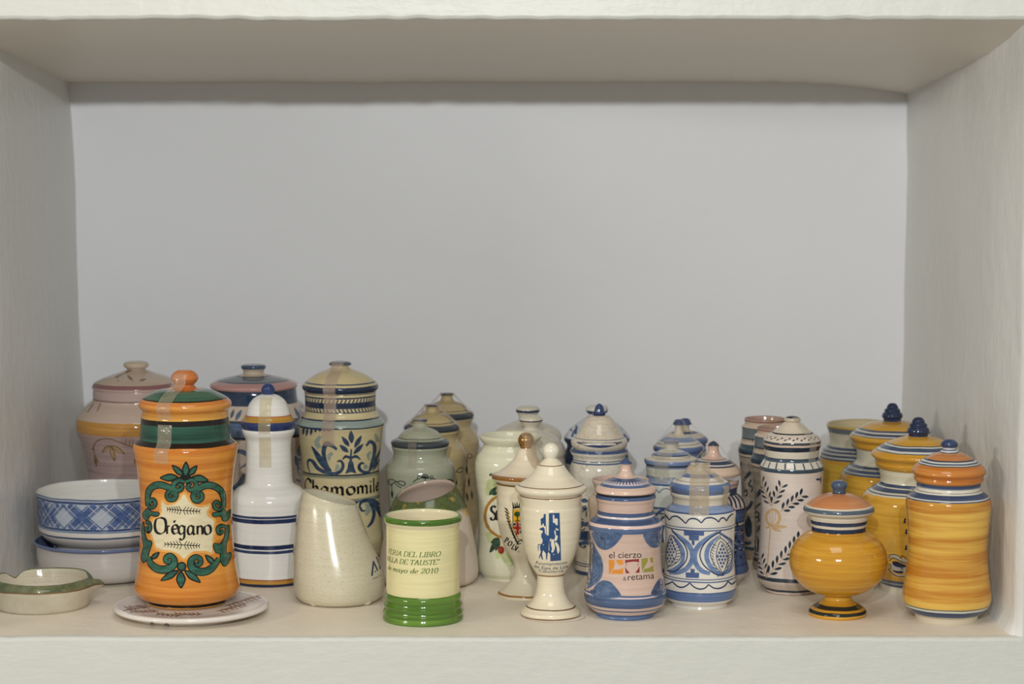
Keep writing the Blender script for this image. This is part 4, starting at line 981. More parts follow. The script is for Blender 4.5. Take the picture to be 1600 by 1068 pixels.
d.leaf(700, 965, 735, 940, 34); d.stroke([(860, 930), (900, 1010), (915, 1080), (890, 1180), (840, 1240)], [40, 44, 40, 36, 20]); d.stroke([(900, 940), (960, 1040), (990, 1120)], [50, 44, 20])
d.split('painted_flower', cham_body, CB, 1)
d = Decal(c); d.stroke([(290, 330), (260, 260), (300, 190)], [50, 60, 40]); d.stroke([(400, 480), (400, 420), (440, 385)], [20, 50, 34]); d.stroke([(470, 590), (500, 545), (480, 520)], [30, 50, 30]); d.stroke([(960, 260), (945, 210), (930, 160)], [50, 40, 26]); d.stroke([(860, 470), (850, 410), (880, 370)], [18, 44, 24]); d.stroke([(830, 960), (850, 1040), (820, 1100)], [50, 60, 30]); d.dot(820, 545, 28)
d.split('painted_leaf', cham_body, CBL, 0)
c1 = at_crop(cham, (0, 0, 1)); d = Decal(c1, 2)
d.pen('Chamomile', -72, 772.5, 21.5, (.23, .05, 38), adv=1.42)
d.build('lettering', cham_body, INK, 1, 'cyl', rref=60)
d = Decal(c1, 2)
for y0, y1, sl in ((624.8, 630.2, 3.0), (639.5, 645.0, -3.0)):
    for k in range(-14, 15): d.stroke([(k * 6.4, y1), (k * 6.4 + sl, y0)], 2.3, smooth=False)
d.build('painted_twist', cham_body, paint((52, 66, 106), (60, 74, 112)), 0, 'cyl', rref=56)
d = Decal(c1, 2)
for y0 in (623.4, 630.6, 638.4, 645.4): d.stroke([(-80, y0), (-40, y0), (0, y0), (40, y0), (80, y0)], 1.5)
d.build('painted_line', cham_body, paint((56, 72, 112), (46, 60, 100)), 1, 'cyl', rref=56)
at_crop(cham, E5).tape([(60, 71), (88, 90), (100, 128), (215, 183), (297, 260), (298, 278), (280, 310), (277, 345), (276, 400), (291, 480), (336, 543), (330, 600), (322, 690)], 100, -17)
# ---- pen holder and green cup
AY = (560, 740, 5.34); d = Decal(at_crop(aya, AY), 3)
d.stroke([(112, 850), (126, 726)], 14, smooth=False); d.stroke([(124, 728), (160, 806)], 13, smooth=False); d.stroke([(162, 800), (136, 816)], 10, smooth=False)
d.stroke([(148, 690), (172, 745), (182, 795)], 12, smooth=False); d.stroke([(172, 745), (178, 690)], 12, smooth=False)
d.text('ANALOG', 118, 884, 22, 74, base=lambda x: -(x - 118) * .42)
d.build('lettering', aya_body, paint((62, 82, 112), (52, 70, 100)), 0)
d = Decal(at_crop(cup, (0, 0, 1)), 1.5); nb = (.185, .055, 5)
def line_right(txt, u_end, y, size, adv):
    wd = sum(GLYPHS[ch][0] for ch in txt) * size * adv
    d.pen(txt, u_end - wd, y, size, nb, shear=.28, adv=adv)
line_right('FERIA DEL LIBRO', 28.5, 869.8, 7.6, 1.42)
line_right('VILLA DE TAUSTE"', 25.5, 882.3, 7.6, 1.40)
line_right('de mayo de 2010', 24, 895.6, 8.0, 1.58)
d.build('lettering', cup_body, paint((112, 136, 66), (92, 118, 52)), 0, 'cyl', rref=57.3)
# ---- tassel cords
CORD = paint((54, 70, 80), (40, 54, 66)); A1 = (600, 690, 10.667)
d = Decal(at_crop(tj1, A1))
d.stroke([(80, 690), (72, 650), (110, 622), (165, 636), (215, 665), (275, 650), (335, 668), (356, 708), (310, 728), (255, 700), (215, 665), (150, 690), (112, 718), (80, 690)], 15)
d.stroke([(135, 700), (130, 760), (136, 810)], 10); d.leaf(132, 795, 142, 945, 38, .5); d.stroke([(190, 690), (240, 740), (290, 765)], 14)
d.stroke([(480, 675), (520, 640), (565, 618)], 16); d.stroke(ring(580, 590, 24, 26), 11, closed=True); d.stroke(ring(790, 590, 26, 24), 11, closed=True)
d.stroke([(620, 605), (640, 562), (680, 546), (720, 562), (748, 605)], 18); d.fill([(630, 600), (650, 570), (700, 572), (740, 610), (690, 615)]); d.stroke([(760, 600), (830, 612), (900, 650)], 14)
d.stroke([(1048, 632), (1100, 628), (1160, 660)], 22); d.stroke([(690, 610), (680, 700), (690, 800)], 12); d.stroke([(900, 650), (1000, 700), (1080, 640)], 12)
d.build('painted_cord', tj1.body, CORD, 0)
d = Decal(at_crop(tj2, A1)); d.stroke([(1215, 485), (1250, 440), (1310, 430), (1325, 465), (1285, 500), (1240, 512)], 14, closed=True); d.stroke([(1180, 510), (1215, 485)], 12); d.stroke([(1120, 620), (1170, 570)], 10)
d.leaf(1205, 640, 1212, 720, 26); d.build('painted_cord', tj2.body, CORD, 0)
d = Decal(at_crop(tj3, A1)); d.stroke(ring(1428, 232, 38, 34), 13, closed=True); d.stroke([(1385, 250), (1380, 330), (1376, 400)], 9); d.leaf(1378, 390, 1382, 550, 40); d.stroke([(1400, 520), (1415, 600)], 8); d.leaf(1412, 590, 1418, 760, 34)
d.leaf(1370, 830, 1400, 1000, 34); d.leaf(1458, 800, 1472, 970, 32); d.build('painted_cord', tj3.body, CORD, 0)
PT = tape_mat('pinkish_tape', (206, 176, 160), .62)
at_crop(tj1, E1).tape([(90, 479), (104, 500), (150, 600), (300, 722), (404, 800), (400, 850), (376, 925), (372, 985), (455, 1100)], 120, -16, tape_mat('thin_film', (200, 186, 165), .2))
q = tj2
for th in (78, -80): q.tape([(95, 482), (106, 500), (250, 648), (404, 792), (408, 828), (400, 880), (380, 930)], 150, th, PT)
q = tj3
for th in (80, -82): q.tape([(95, 482), (106, 500), (250, 648), (404, 792), (408, 828), (400, 880)], 130, th, PT)
# ---- Sa jar
E8 = (740, 740, 5.93); d = Decal(at_crop(saj, E8)); d.fill(ring(300, 390, 185, 190)); d.build('painted_label', saj_body, paint((226, 222, 202), (220, 216, 196)), 0)
d = Decal(at_crop(saj, E8)); d.stroke(ring(300, 390, 192, 198, 28), 26, closed=True); d.build('label_frame', saj_body, paint((196, 146, 88), (176, 122, 68)), 1)
d = Decal(at_crop(saj, E8)); d.stroke(ring(300, 390, 182, 188, 28), 6, closed=True); d.stroke(ring(300, 390, 204, 210, 28), 7, closed=True); d.build('label_frame_line', saj_body, paint((132, 92, 56), (230, 206, 120)), 2)
d = Decal(at_crop(saj, E8), 2); d.pen('S', 152, 428, 134, (.17, .08, 8), adv=.78); d.pen('a', 204, 428, 165, (.13, .06, 8), adv=.62); d.build('lettering', saj_body, INK, 1)
d = Decal(at_crop(saj, E8)); d.fill([(125, 60), (200, 50), (240, 130), (170, 190), (120, 200)]); d.fill([(115, 545), (170, 545), (190, 600), (150, 640)]); d.fill([(250, 740), (330, 740), (360, 860), (300, 830)]); d.fill([(200, 720), (260, 740), (220, 790)]); d.split('painted_wash', saj_body, paint((196, 206, 156), (208, 212, 170)), 0)
d = Decal(at_crop(saj, E8)); d.leaf(145, 195, 215, 120, 44); d.leaf(170, 190, 225, 165, 40); d.leaf(150, 20, 165, -8, 22); d.leaf(240, 590, 150, 730, 56); d.leaf(235, 595, 160, 640, 44); d.leaf(240, 600, 205, 715, 46); d.leaf(245, 590, 215, 590, 30); d.split('painted_leaf', saj_body, paint((70, 108, 78), (48, 78, 60)), 1)
d = Decal(at_crop(saj, E8)); d.dot(255, 705, 30, 36); d.build('painted_bud', saj_body, paint((186, 84, 62), (156, 60, 48)), 2)
# ---- gilded urn
g = at_crop(gurn, E8); d = Decal(g, 2); d.fill([(364, 326), (450, 326), (450, 446), (366, 446)], smooth=False); d.build('coat_of_arms', gurn_body, paint((228, 186, 62), (214, 168, 48)), 0)
d = Decal(g, 2); d.fill([(366, 446), (460, 446), (458, 560), (400, 560), (372, 535)], smooth=False); d.split('shield_quarter', gurn_body, paint((214, 206, 190)), 0)
d = Decal(g, 2); d.fill([(396, 446), (420, 446), (420, 560), (396, 560)], smooth=False); d.fill([(366, 488), (460, 488), (460, 512), (366, 512)], smooth=False); d.build('red_cross', gurn_body, paint((200, 62, 58), (184, 50, 48)), 1)
d = Decal(g, 2); d.dot(406, 372, 30, 24); d.build('painted_tree', gurn_body, paint((58, 104, 62)), 1)
d = Decal(g, 2)
d.stroke([(406, 392), (408, 432)], 10); d.stroke([(385, 436), (430, 434)], 8)
for x, y in ((380, 466), (438, 466), (382, 535), (438, 535)): d.dot(x, y, 11, 10)
d.stroke([(364, 326), (364, 446), (372, 535), (400, 562)], 6, smooth=False)
for x0, y0, x1, y1 in ((372, 322, 362, 262), (390, 318, 382, 268), (405, 316, 402, 258), (420, 316, 424, 266), (440, 320, 448, 270)): d.stroke([(x0, y0), (x1, y1)], [18, 5])
d.stroke([(370, 318), (400, 308), (440, 314)], 12)
for k in range(11):
    t_ = k / 10; x = 302 + 95 * t_ ** 1.6; y = 330 + 300 * t_
    d.stroke([(x - 14, y - 18), (x + 6, y), (x + 22, y + 26)], [6, 15, 4])
d.stroke([(400, 640), (440, 610), (460, 630)], 12); d.stroke([(395, 650), (440, 642)], 8); d.build('painted_mantling', gurn_body, INK, 1)
d = Decal(g, 2)
for k in range(8):
    t_ = k / 7; x = 322 + 95 * t_ ** 1.6; y = 350 + 250 * t_; d.leaf(x - 12, y - 10, x + 16, y + 24, 14)
d.build('painted_plume', gurn_body, paint((214, 176, 70)), 2)
d = Decal(g, 2)
for ch, x, y, rot in (('P', 282, 628, 30), ('O', 312, 655, 30), ('L', 348, 690, 30), ('V', 372, 706, 22), ('.', 412, 722, 15)):
    w_, sts = GLYPHS[ch]
    for st in sts:
        pts = [(x + gx * 44 * math.cos(R(rot)) + gy * 46 * math.sin(R(rot)), y + gx * 44 * math.sin(R(rot)) - gy * 46 * math.cos(R(rot))) for gx, gy in st[1:]]
        d.stroke(pts, 1, smooth=st[0] == 'c', nib=(12, 4.5, 0))
d.build('lettering', gurn_body, INK, 0)
at_crop(gurn, C6).tape([(14, 184), (36, 205), (38, 230), (52, 290), (82, 325), (149, 364), (152, 376)], 62, 42, tape_mat('aged_tape', (206, 178, 140), .38))
# ---- emblem urn
Z6 = (825, 790, 9.29); u = at_crop(urn, Z6); EB = paint((34, 88, 156), (26, 76, 142)); EW = paint((226, 218, 198), (222, 212, 190))
d = Decal(u, 2); d.fill([(303, 105), (458, 100), (468, 400), (480, 790), (325, 802), (322, 700), (290, 660), (312, 640), (300, 420)], smooth=False)
d.fill([(228, 120), (258, 114), (260, 285), (238, 300), (226, 250), (190, 290), (183, 188), (224, 166)], smooth=False); d.stroke([(264, 280), (266, 440)], 7, smooth=False)
d.fill([(158, 340), (185, 320), (222, 306), (242, 330), (246, 395), (268, 425), (310, 428), (345, 442), (322, 520), (304, 500), (300, 640), (286, 690), (276, 782), (262, 770), (260, 690), (218, 640), (204, 700), (220, 782), (200, 770), (182, 720), (164, 770), (158, 740), (186, 668), (172, 600), (182, 556), (206, 540), (214, 500), (190, 440), (194, 402), (216, 380), (210, 360)], smooth=False)
d.stroke([(178, 558), (154, 562), (150, 655)], [12, 14, 8]); d.build('emblem', urn_body, EB, 0)
d = Decal(u, 2); d.fill([(360, 125), (380, 130), (385, 196), (400, 176), (432, 190), (428, 285), (402, 270), (395, 250), (362, 240)], smooth=False); d.fill([(400, 318), (446, 340), (430, 356), (405, 346)], smooth=False)
d.fill([(385, 350), (400, 362), (405, 420), (428, 432), (420, 490), (396, 510), (380, 498), (396, 440), (383, 392)]); d.fill([(345, 490), (366, 482), (386, 560), (390, 600), (362, 672), (338, 668), (348, 620), (334, 560)]); d.fill([(400, 520), (428, 542), (452, 592), (456, 650), (436, 692), (420, 650), (414, 596), (394, 560)])
d.fill([(322, 480), (340, 470), (330, 510), (318, 515)]); d.stroke([(212, 556), (232, 566)], [4, 12]); d.dot(372, 700, 7); d.build('emblem_cutout', urn_body, EW, 1)
d = Decal(u, 2)
d.text('Ayuntamiento', 106, 836, 68, 462, base=lambda x: 26 * (1 - ((x - 336) / 230) ** 2))
d.text('de Ejea de Los', 90, 890, 66, 490, base=lambda x: 34 * (1 - ((x - 336) / 246) ** 2))
d.text('Caballeros', 158, 950, 52, 354, base=lambda x: 20 * (1 - ((x - 336) / 180) ** 2))
d.build('lettering', urn_body, paint((44, 78, 118), (38, 70, 108)), 0)
# ---- crackled jar
k = at_crop(crk, (885, 780, 8.9)); KB = paint((92, 112, 168), (62, 82, 144)); KD = paint((52, 66, 112), (42, 54, 98))
d = Decal(k); d.fill([(150, 435), (300, 440), (420, 438), (420, 560), (300, 562), (150, 556)], smooth=False); d.stroke([(200, 320), (250, 345), (300, 340), (360, 320), (420, 340)], 60); d.stroke([(180, 620), (240, 600), (300, 600), (380, 610)], 56); d.dot(255, 20, 50, 26); d.dot(255, 130, 36, 24); d.build('painted_banner', crk_body, KB, 0)
d = Decal(k, 3); d.stroke([(240, 285), (200, 265), (195, 330), (220, 370), (185, 410), (230, 420), (262, 400)], 14); d.stroke([(180, 600), (190, 640), (250, 672), (270, 640), (235, 650)], 14); d.stroke([(150, 436), (300, 440), (420, 438)], 7); d.stroke([(150, 558), (300, 563), (420, 560)], 7)
d.stroke([(210, 110), (270, 90), (250, 150), (215, 175)], 12); d.stroke([(270, 160), (280, 200), (275, 240)], 14); d.stroke([(205, 5), (260, -10), (285, 30)], 14)
d.pen('N', 130, 538, 82, (.22, .06, 0), adv=.9); d.pen('E', 214, 538, 82, (.22, .06, 0), adv=.85); d.pen('C', 268, 538, 82, (.22, .06, 0), adv=.85); d.build('lettering', crk_body, KD, 1)
d = Decal(at_crop(crk, E2)); d.fill([(935, 502), (1000, 505), (1170, 512), (1340, 505), (1420, 500), (1330, 540), (1240, 560), (1150, 562), (1040, 545)]); d.build('painted_band', crk_lid, paint((62, 78, 136), (46, 60, 118)), 0)
k = at_crop(pet, E2); d = Decal(k)
for pts in ([(815, 440), (850, 370), (900, 335), (940, 330)], [(890, 450), (915, 390), (950, 350)], [(860, 350), (890, 385)], [(1410, 360), (1450, 390), (1480, 450)], [(1430, 420), (1470, 470)], [(940, 330), (930, 420)]): d.stroke(pts, 22)
d.split('painted_petal', pet_lid, paint((84, 100, 156), (62, 78, 136)), 0)
# ---- printed jar
c = at_crop(cier, C7); BLOT = paint((110, 132, 174), (84, 104, 152)); BLOD = paint((74, 92, 142), (62, 78, 130))
blots = [[(155, 622), (166, 662), (186, 690), (210, 699), (240, 690), (270, 662), (290, 626), (222, 622)], [(380, 628), (390, 662), (412, 686), (440, 688), (466, 660), (472, 612), (430, 620)], [(150, 640), (172, 690), (195, 730), (204, 770), (196, 820), (168, 850), (128, 868), (120, 800), (140, 740)], [(152, 902), (164, 862), (194, 834), (230, 836), (262, 866), (282, 902), (220, 912)], [(414, 898), (430, 852), (456, 822), (474, 840), (484, 890), (450, 902)]]
d = Decal(c)
for b in blots: d.fill(b)
d.split('painted_blot', cier_body, BLOT, 0)
d = Decal(c, 3)
for b in blots:
    ctr = sum((Vector(x) for x in b), Vector((0, 0))) / len(b)
    for s_ in (.8, .6, .4): d.stroke([tuple(ctr.lerp(Vector(x), s_)) for x in b], 2.2, closed=True)
d.stroke([(190, 640), (212, 660), (208, 690)], [8, 6, 4]); d.dot(160, 882, 14, 10); d.dot(428, 886, 14, 12); d.stroke([(440, 640), (446, 670)], [10, 4]); d.split('painted_ridge', cier_body, BLOD, 1)
d = Decal(at_crop(cier, (0, 0, 1)), 2)
for k_ in range(-16, 17): d.fill([(k_ * 6.4, 752.6), (k_ * 6.4 + 4.2, 752.8), (k_ * 6.4 + 1.0, 758.4)], smooth=False)
d.build('painted_triangle', cier_lid, paint((84, 100, 150), (70, 86, 138)), 0, 'cyl', rref=40)
Z7 = (930, 850, 11.864); c = at_crop(cier, Z7)
d = Decal(c, 2); d.text('el cierzo', 254, 256, 172, 602, base=lambda x: -(x - 254) * .016); d.text('retama', 604, 668, 172, 488, base=lambda x: -(x - 604) * .075)
d.build('lettering', cier_body, paint((74, 66, 64), (64, 56, 56)), 0)
d = Decal(c, 2); d.text('&', 518, 672, 110, 58); d.build('ampersand', cier_body, paint((120, 108, 102)), 0)
d = Decal(c, 3); d.fill([(250, 288), (355, 285), (358, 370), (340, 440), (300, 490), (270, 545), (255, 545)], smooth=False); d.fill([(385, 290), (515, 285), (520, 380), (440, 380), (410, 340)], smooth=False); d.fill([(290, 545), (330, 475), (420, 468), (480, 455), (520, 430), (520, 548)], smooth=False); d.build('orange_square', cier_body, paint((226, 160, 74), (220, 152, 66)), 0)
d = Decal(c, 3); d.fill([(552, 290), (810, 268), (812, 342), (780, 322), (700, 318), (590, 335), (560, 362)], smooth=False); d.dot(580, 383, 11); d.dot(790, 375, 11); d.fill([(552, 410), (580, 460), (640, 530), (565, 537)], smooth=False); d.fill([(820, 400), (822, 522), (742, 527), (790, 460)], smooth=False); d.build('red_square', cier_body, paint((160, 72, 76), (150, 62, 68)), 0)
d = Decal(c, 3); d.fill([(855, 265), (970, 250), (975, 310), (940, 370), (900, 440), (865, 502)], smooth=False); d.fill([(1015, 245), (1066, 240), (1072, 345), (1030, 330)], smooth=False); d.fill([(882, 520), (910, 455), (1000, 435), (1075, 395), (1078, 500)], smooth=False); d.build('green_square', cier_body, paint((166, 164, 86), (158, 156, 78)), 0)
# ---- pomegranate jar
Z9 = (1035, 800, 8.217); c = at_crop(pom, Z9); W1 = paint((128, 148, 198), (104, 126, 184)); W2 = paint((52, 70, 126), (42, 58, 112)); W3 = paint((88, 108, 172), (74, 94, 160))
d = Decal(c)
d.stroke([(122, 240), (230, 320), (330, 410), (384, 520), (378, 620), (310, 720), (200, 768), (90, 770)], [20, 50, 62, 66, 62, 60, 44]); d.stroke([(132, 295), (200, 380), (258, 480), (268, 570), (238, 660), (150, 730), (80, 752)], [20, 40, 46, 46, 44, 34])
d.stroke([(712, 250), (580, 330), (464, 430), (414, 540), (432, 660), (505, 750), (610, 786)], [20, 50, 62, 66, 62, 60, 44]); d.stroke([(722, 305), (620, 400), (572, 500), (572, 600), (622, 700), (700, 772), (780, 800)], [22, 50, 60, 60, 56, 50, 40])
d.stroke([(735, 262), (820, 320), (892, 400), (912, 520), (905, 640), (850, 750), (700, 815)], [24, 34, 36, 34, 36, 50, 30]); d.split('painted_wash', pom_body, W1, 0)
d = Decal(c); 
for x0, y0, x1, y1 in ((275, 236, 536, 300), (340, 296, 470, 362), (375, 358, 415, 422), (360, 722, 416, 782), (298, 770, 472, 842)): d.fill([(x0, y0), (x1, y0 + 6), (x1 - 4, y1), (x0 + 4, y1 - 5)], smooth=False)
d.split('painted_step', pom_body, W3, 1)
d = Decal(c, 3)
for pts in ([(-10, 40), (30, 30), (95, 97)], [(95, 97), (130, 55), (190, 52), (250, 92), (300, 142)], [(300, 142), (345, 88), (400, 78), (455, 96), (500, 136)], [(500, 136), (550, 80), (620, 68), (680, 86), (720, 124)], [(720, 124), (750, 78), (785, 70), (822, 110)], [(822, 110), (850, 60), (890, 26), (910, 20)],
            [(35, 925), (80, 915), (130, 888)], [(130, 888), (190, 945), (250, 962), (310, 940), (350, 905)], [(350, 905), (420, 965), (490, 984), (550, 968), (590, 926)], [(590, 926), (660, 970), (730, 974), (800, 940), (840, 884)], [(840, 884), (890, 920), (935, 885)]): d.stroke(pts, [14, 18, 14])
d.stroke([(118, 215), (200, 318), (290, 420), (322, 530), (302, 620), (240, 700), (150, 760), (60, 744)], 14)
d.stroke([(750, 240), (600, 340), (512, 440), (482, 550), (520, 660), (600, 740), (700, 798), (790, 805)], 15); d.stroke([(722, 265), (800, 312), (870, 340), (900, 380)], 11)
al = [(740, 330), (662, 420), (615, 530), (650, 640), (720, 742), (776, 788), (842, 700), (890, 590), (880, 480), (822, 392)]; ai = [(748, 372), (704, 460), (690, 560), (720, 680), (772, 770), (822, 680), (842, 560), (812, 452)]
d.stroke(al, 9, closed=True); d.stroke(ai, 9, closed=True); d.stroke([(735, 290), (742, 330)], 10)
bl_ = [(112, 285), (70, 400), (50, 540), (60, 640), (82, 692), (160, 660), (225, 600), (242, 540), (210, 440), (160, 350)]
d.stroke(bl_, 9, closed=True); d.stroke([(112, 300), (140, 400), (180, 520), (150, 620), (85, 690)], 8); d.stroke([(60, 720), (80, 690)], 10)
for k_ in range(9):
    t_ = k_ / 8; y = 410 + 300 * t_; d.stroke([(690 - 40 * math.sin(t_ * 3.1) + 14 * t_, y + 18), (628 + 26 * abs(t_ - .4), y - 10)], 8, smooth=False); d.stroke([(835 - 50 * abs(t_ - .4), y + 6), (884 - 70 * abs(t_ - .45), y - 26)], 8, smooth=False)
for k_ in range(8):
    t_ = k_ / 7; y = 370 + 270 * t_; d.stroke([(150 + 36 * math.sin(t_ * 3.1), y + 8), (180 + 58 * math.sin(t_ * 3), y - 4)], 8, smooth=False)
d.build('painted_line', pom_body, W2, 2)
d = Decal(c, 3)
for r_ in range(8):
    for q_ in range(-2, 3):
        x, y = 766 + q_ * 38 + (19 if r_ % 2 else 0), 430 + r_ * 44
        half = 70 * math.sin(math.pi * min(max((y - 372) / 398, 0.02), .98))
        if abs(x - 766) < half - 8: d.fill([(x - 17, y), (x, y - 24), (x + 17, y), (x, y + 24)], smooth=False)
for r_ in range(8):
    for q_ in range(-2, 3):
        x, y = 108 + q_ * 36 + (18 if r_ % 2 else 0), 350 + r_ * 40
        half = 56 * math.sin(math.pi * min(max((y - 285) / 405, 0.02), .98))
        if abs(x - 108) < half: d.fill([(x - 15, y), (x, y - 22), (x + 15, y), (x, y + 22)], smooth=False)
d.build('painted_seed', pom_body, W3, 1)
q = at_crop(pom, C8); BT = tape_mat('beige_tape', (208, 190, 160), .5)
q.tape([(22, 290), (27, 300), (60, 330), (112, 364), (149, 400), (148, 418), (146, 442), (138, 470), (138, 490), (158, 506), (172, 522)], 96, -2, BT); q.tape([(24, 290), (28, 300), (149, 400), (150, 416), (147, 444), (139, 490)], 46, 56, BT); q.tape([(24, 290), (28, 300), (149, 402), (150, 418), (146, 446)], 26, -72, BT)
# ---- small blue jars: film and tape
FILM = tape_mat('clear_film', (206, 200, 182), .30)
sb1.tape([(70, 388), (98, 410), (252, 578), (343, 640), (340, 690), (322, 720), (316, 850), (346, 900)], 200, -22, FILM)
for j_, rr in ((sb2, [(50, 125), (78, 185), (326, 478), (322, 520)]), (sb3, [(60, 112), (88, 183), (299, 378), (294, 420)])):
    for th in (74, -74): j_.tape(rr, 60, th, FILM)
d = Decal(at_crop(sb1, (1000, 700, 6.667)), 3); SBL = paint((82, 104, 164), (66, 88, 150))
for pts in ([(120, 400), (160, 420), (200, 465)], [(200, 465), (230, 430), (280, 420), (330, 440)], [(330, 440), (380, 470), (420, 430)]): d.stroke(pts, 9)
d.stroke([(165, 700), (210, 655), (260, 640), (320, 650)], 26); d.stroke([(215, 745), (250, 715), (300, 700)], 22); d.stroke([(240, 980), (232, 880), (250, 800)], 24); d.build('painted_scallop', sb1.body, SBL, 0)
# ---- flecked jar
c = at_crop(stp, (1090, 740, 5.93)); d = Decal(c, 3)
for k_ in range(-3, 9): d.stroke([(180 + k_ * 34 - 60, 182), (180 + k_ * 38 - 30, 240), (180 + k_ * 40 - 20, 315)], [8, 20, 14])
for x, y in ((365, 470), (410, 520), (350, 590), (380, 625), (345, 730), (400, 700), (395, 770), (355, 680), (420, 590), (340, 810), (430, 660), (330, 500)): d.leaf(x, y - 14, x + 4, y + 16, 22)
d.build('painted_fleck', stp_body, paint((52, 64, 112), (42, 52, 98)), 0)
d = Decal(c, 3)
for x, y in ((365, 650), (392, 690), (350, 705), (410, 640), (380, 560), (405, 548), (345, 545), (425, 700), (345, 640)): d.dot(x, y, 9, 6)
for k_ in range(8): d.stroke([(330 + k_ * 16, 538), (338 + k_ * 16, 536)], 9)
d.build('painted_dot', stp_body, paint((204, 190, 188)), 1)
q = at_crop(stp, E4)
for th in (70, -76): q.tape([(40, 412), (74, 450), (200, 600), (362, 788), (356, 830), (300, 960)], 44, th, TAPE)
# ---- albarelli
AB = (1140, 690, 5.62); TEAL = paint((74, 94, 112), (54, 70, 88))
d = Decal(at_crop(alb1, AB)); d.stroke([(60, 420), (110, 350), (185, 262)], 30); d.stroke([(60, 130), (95, 190), (90, 240)], [40, 30, 10]); d.stroke([(190, 330), (170, 380), (205, 400), (190, 440)], 14); d.stroke([(130, 440), (150, 420), (150, 470), (135, 470)], 12); d.stroke([(120, 625), (180, 560), (200, 520)], 28)
d.fill([(135, 720), (165, 650), (195, 720), (185, 830), (150, 830)]); d.stroke([(120, 880), (160, 890), (190, 880)], 30); d.build('painted_band', alb1.body, TEAL, 0)
d = Decal(at_crop(alb2, AB)); d.stroke([(160, 590), (220, 500), (280, 420)], 34); d.stroke([(180, 860), (225, 790), (290, 730)], 32); d.stroke(ring(238, 638, 20, 24), 13, closed=True); d.stroke([(205, 660), (215, 610), (245, 560), (280, 540), (290, 580)], 13); d.stroke([(240, 700), (262, 690), (250, 660)], 13)
d.fill([(215, 900), (240, 830), (265, 880), (262, 960), (228, 960)]); d.stroke([(200, 960), (230, 985), (270, 1000)], 12); d.build('painted_band', alb2.body, TEAL, 0)
for al_ in (alb1, alb2):
    d = Decal(at_crop(al_, (0, 0, 1)), 2); rr = 36.5; yy = 689 if al_ is alb1 else 703
    for k_ in range(-10, 11): d.stroke([(k_ * 5.0 - 1.2, yy - 2), (k_ * 5 + 1.2, yy), (k_ * 5 - 1.2, yy + 2)], 1.1)
    d.build('painted_cross', al_.body, paint((60, 60, 62)), 0, 'cyl', rref=rr)
# ---- leaf jar
LJ = (1180, 740, 5.933); c = at_crop(leafj, LJ); LD = paint((66, 84, 102), (44, 58, 78)); TAN = paint((206, 174, 138), (196, 160, 120))
dl, dt = Decal(c), Decal(c)
def sprig(x0, y0, x1, y1, n, l, wl, sides=(1, -1), bend=0):
    a, b = Vector((x0, y0)), Vector((x1, y1)); v = (b - a).normalized(); q_ = Vector((-v.y, v.x))
    dt.stroke([tuple(a), tuple((a + b) / 2 + q_ * bend), tuple(b)], 7)
    for i in range(n):
        f_ = (i + .55) / n; m_ = a.lerp(b, f_) + q_ * bend * (1 - (2 * f_ - 1) ** 2)
        for sg in sides:
            s0 = m_ + q_ * sg * 9; s1 = s0 + (v * .78 + q_ * sg * .58) * l; dl.leaf(s0.x, s0.y, s1.x, s1.y, wl, .6)
sprig(150, 298, 52, 60, 5, 62, 17); sprig(150, 298, 250, 100, 4, 66, 22); sprig(232, 350, 440, 190, 5, 70, 26); sprig(108, 950, 420, 590, 8, 78, 26); sprig(102, 955, 45, 770, 4, 60, 17)
dl.leaf(600, 50, 560, 50, 22); dl.leaf(606, 20, 604, 90, 12)
dt.stroke([(142, 500), (125, 700), (105, 965)], 8)
dl.build('painted_leaf', leafj_body, LD, 1); dt.build('painted_stem', leafj_body, TAN, 0)
d = Decal(c); d.stroke(ring(165, 405, 62, 74), 26, closed=True); d.leaf(150, 490, 300, 490, 34); d.leaf(150, 500, 245, 535, 26); d.leaf(140, 490, 90, 500, 22)
for x in (135, 160, 185): d.stroke([(x, 350), (x + 2, 410), (160, 470)], 5)
d.split('painted_flower', leafj_body, paint((214, 188, 148), (206, 176, 132)), 0)
d = Decal(at_crop(leafj, (0, 0, 1)), 2)
for k_ in range(-9, 10): d.leaf(k_ * 6.4, 686.5 if k_ % 2 else 689, k_ * 6.4 + 4.6, 684 if k_ % 2 else 686.5, 2.2)
d.build('painted_dash', leafj_lid, LD, 0, 'cyl', rref=42)
d = Decal(at_crop(leafj, (0, 0, 1)), 2)
for k_ in range(-4, 5): d.stroke([(k_ * 15 + 4, 724), (k_ * 15 + 5, 733.5)], 2.6)
d.build('painted_tick', leafj_body, paint((92, 112, 130), (76, 96, 116)), 0, 'cyl', rref=48)
at_crop(leafj, D1).tape([(30, 68), (44, 84), (110, 148), (150, 190), (148, 228), (143, 248), (142, 290)], 50, 46, FILM)
# ---- ship crest on the yellow jar
c = at_crop(yj2, (1380, 780, 7.63)); d = Decal(c, 3); d.fill([(85, 770), (260, 800), (262, 860), (100, 830)]); d.stroke([(70, 690), (110, 665), (170, 690), (230, 720), (290, 740)], 34); d.stroke([(60, 830), (130, 890), (200, 905), (290, 900)], 22); d.build('painted_crest', yj2.body, paint((206, 190, 150), (168, 168, 170)), 0)
d = Decal(c, 3); d.stroke([(70, 700), (80, 665), (120, 652), (180, 670), (215, 700), (220, 670), (260, 690), (290, 720)], 8); d.stroke([(75, 730), (100, 700), (150, 705), (220, 740), (280, 760)], 9)
d.fill([(112, 740), (160, 735), (230, 765), (275, 785), (250, 808), (160, 800), (115, 770)]); d.fill([(110, 840), (170, 850), (240, 855), (230, 878), (150, 870)]); d.stroke([(60, 820), (110, 880), (180, 915), (270, 915)], 8); d.stroke([(70, 770), (85, 772), (95, 830)], 8); d.stroke([(210, 838), (224, 818), (240, 838)], 7)
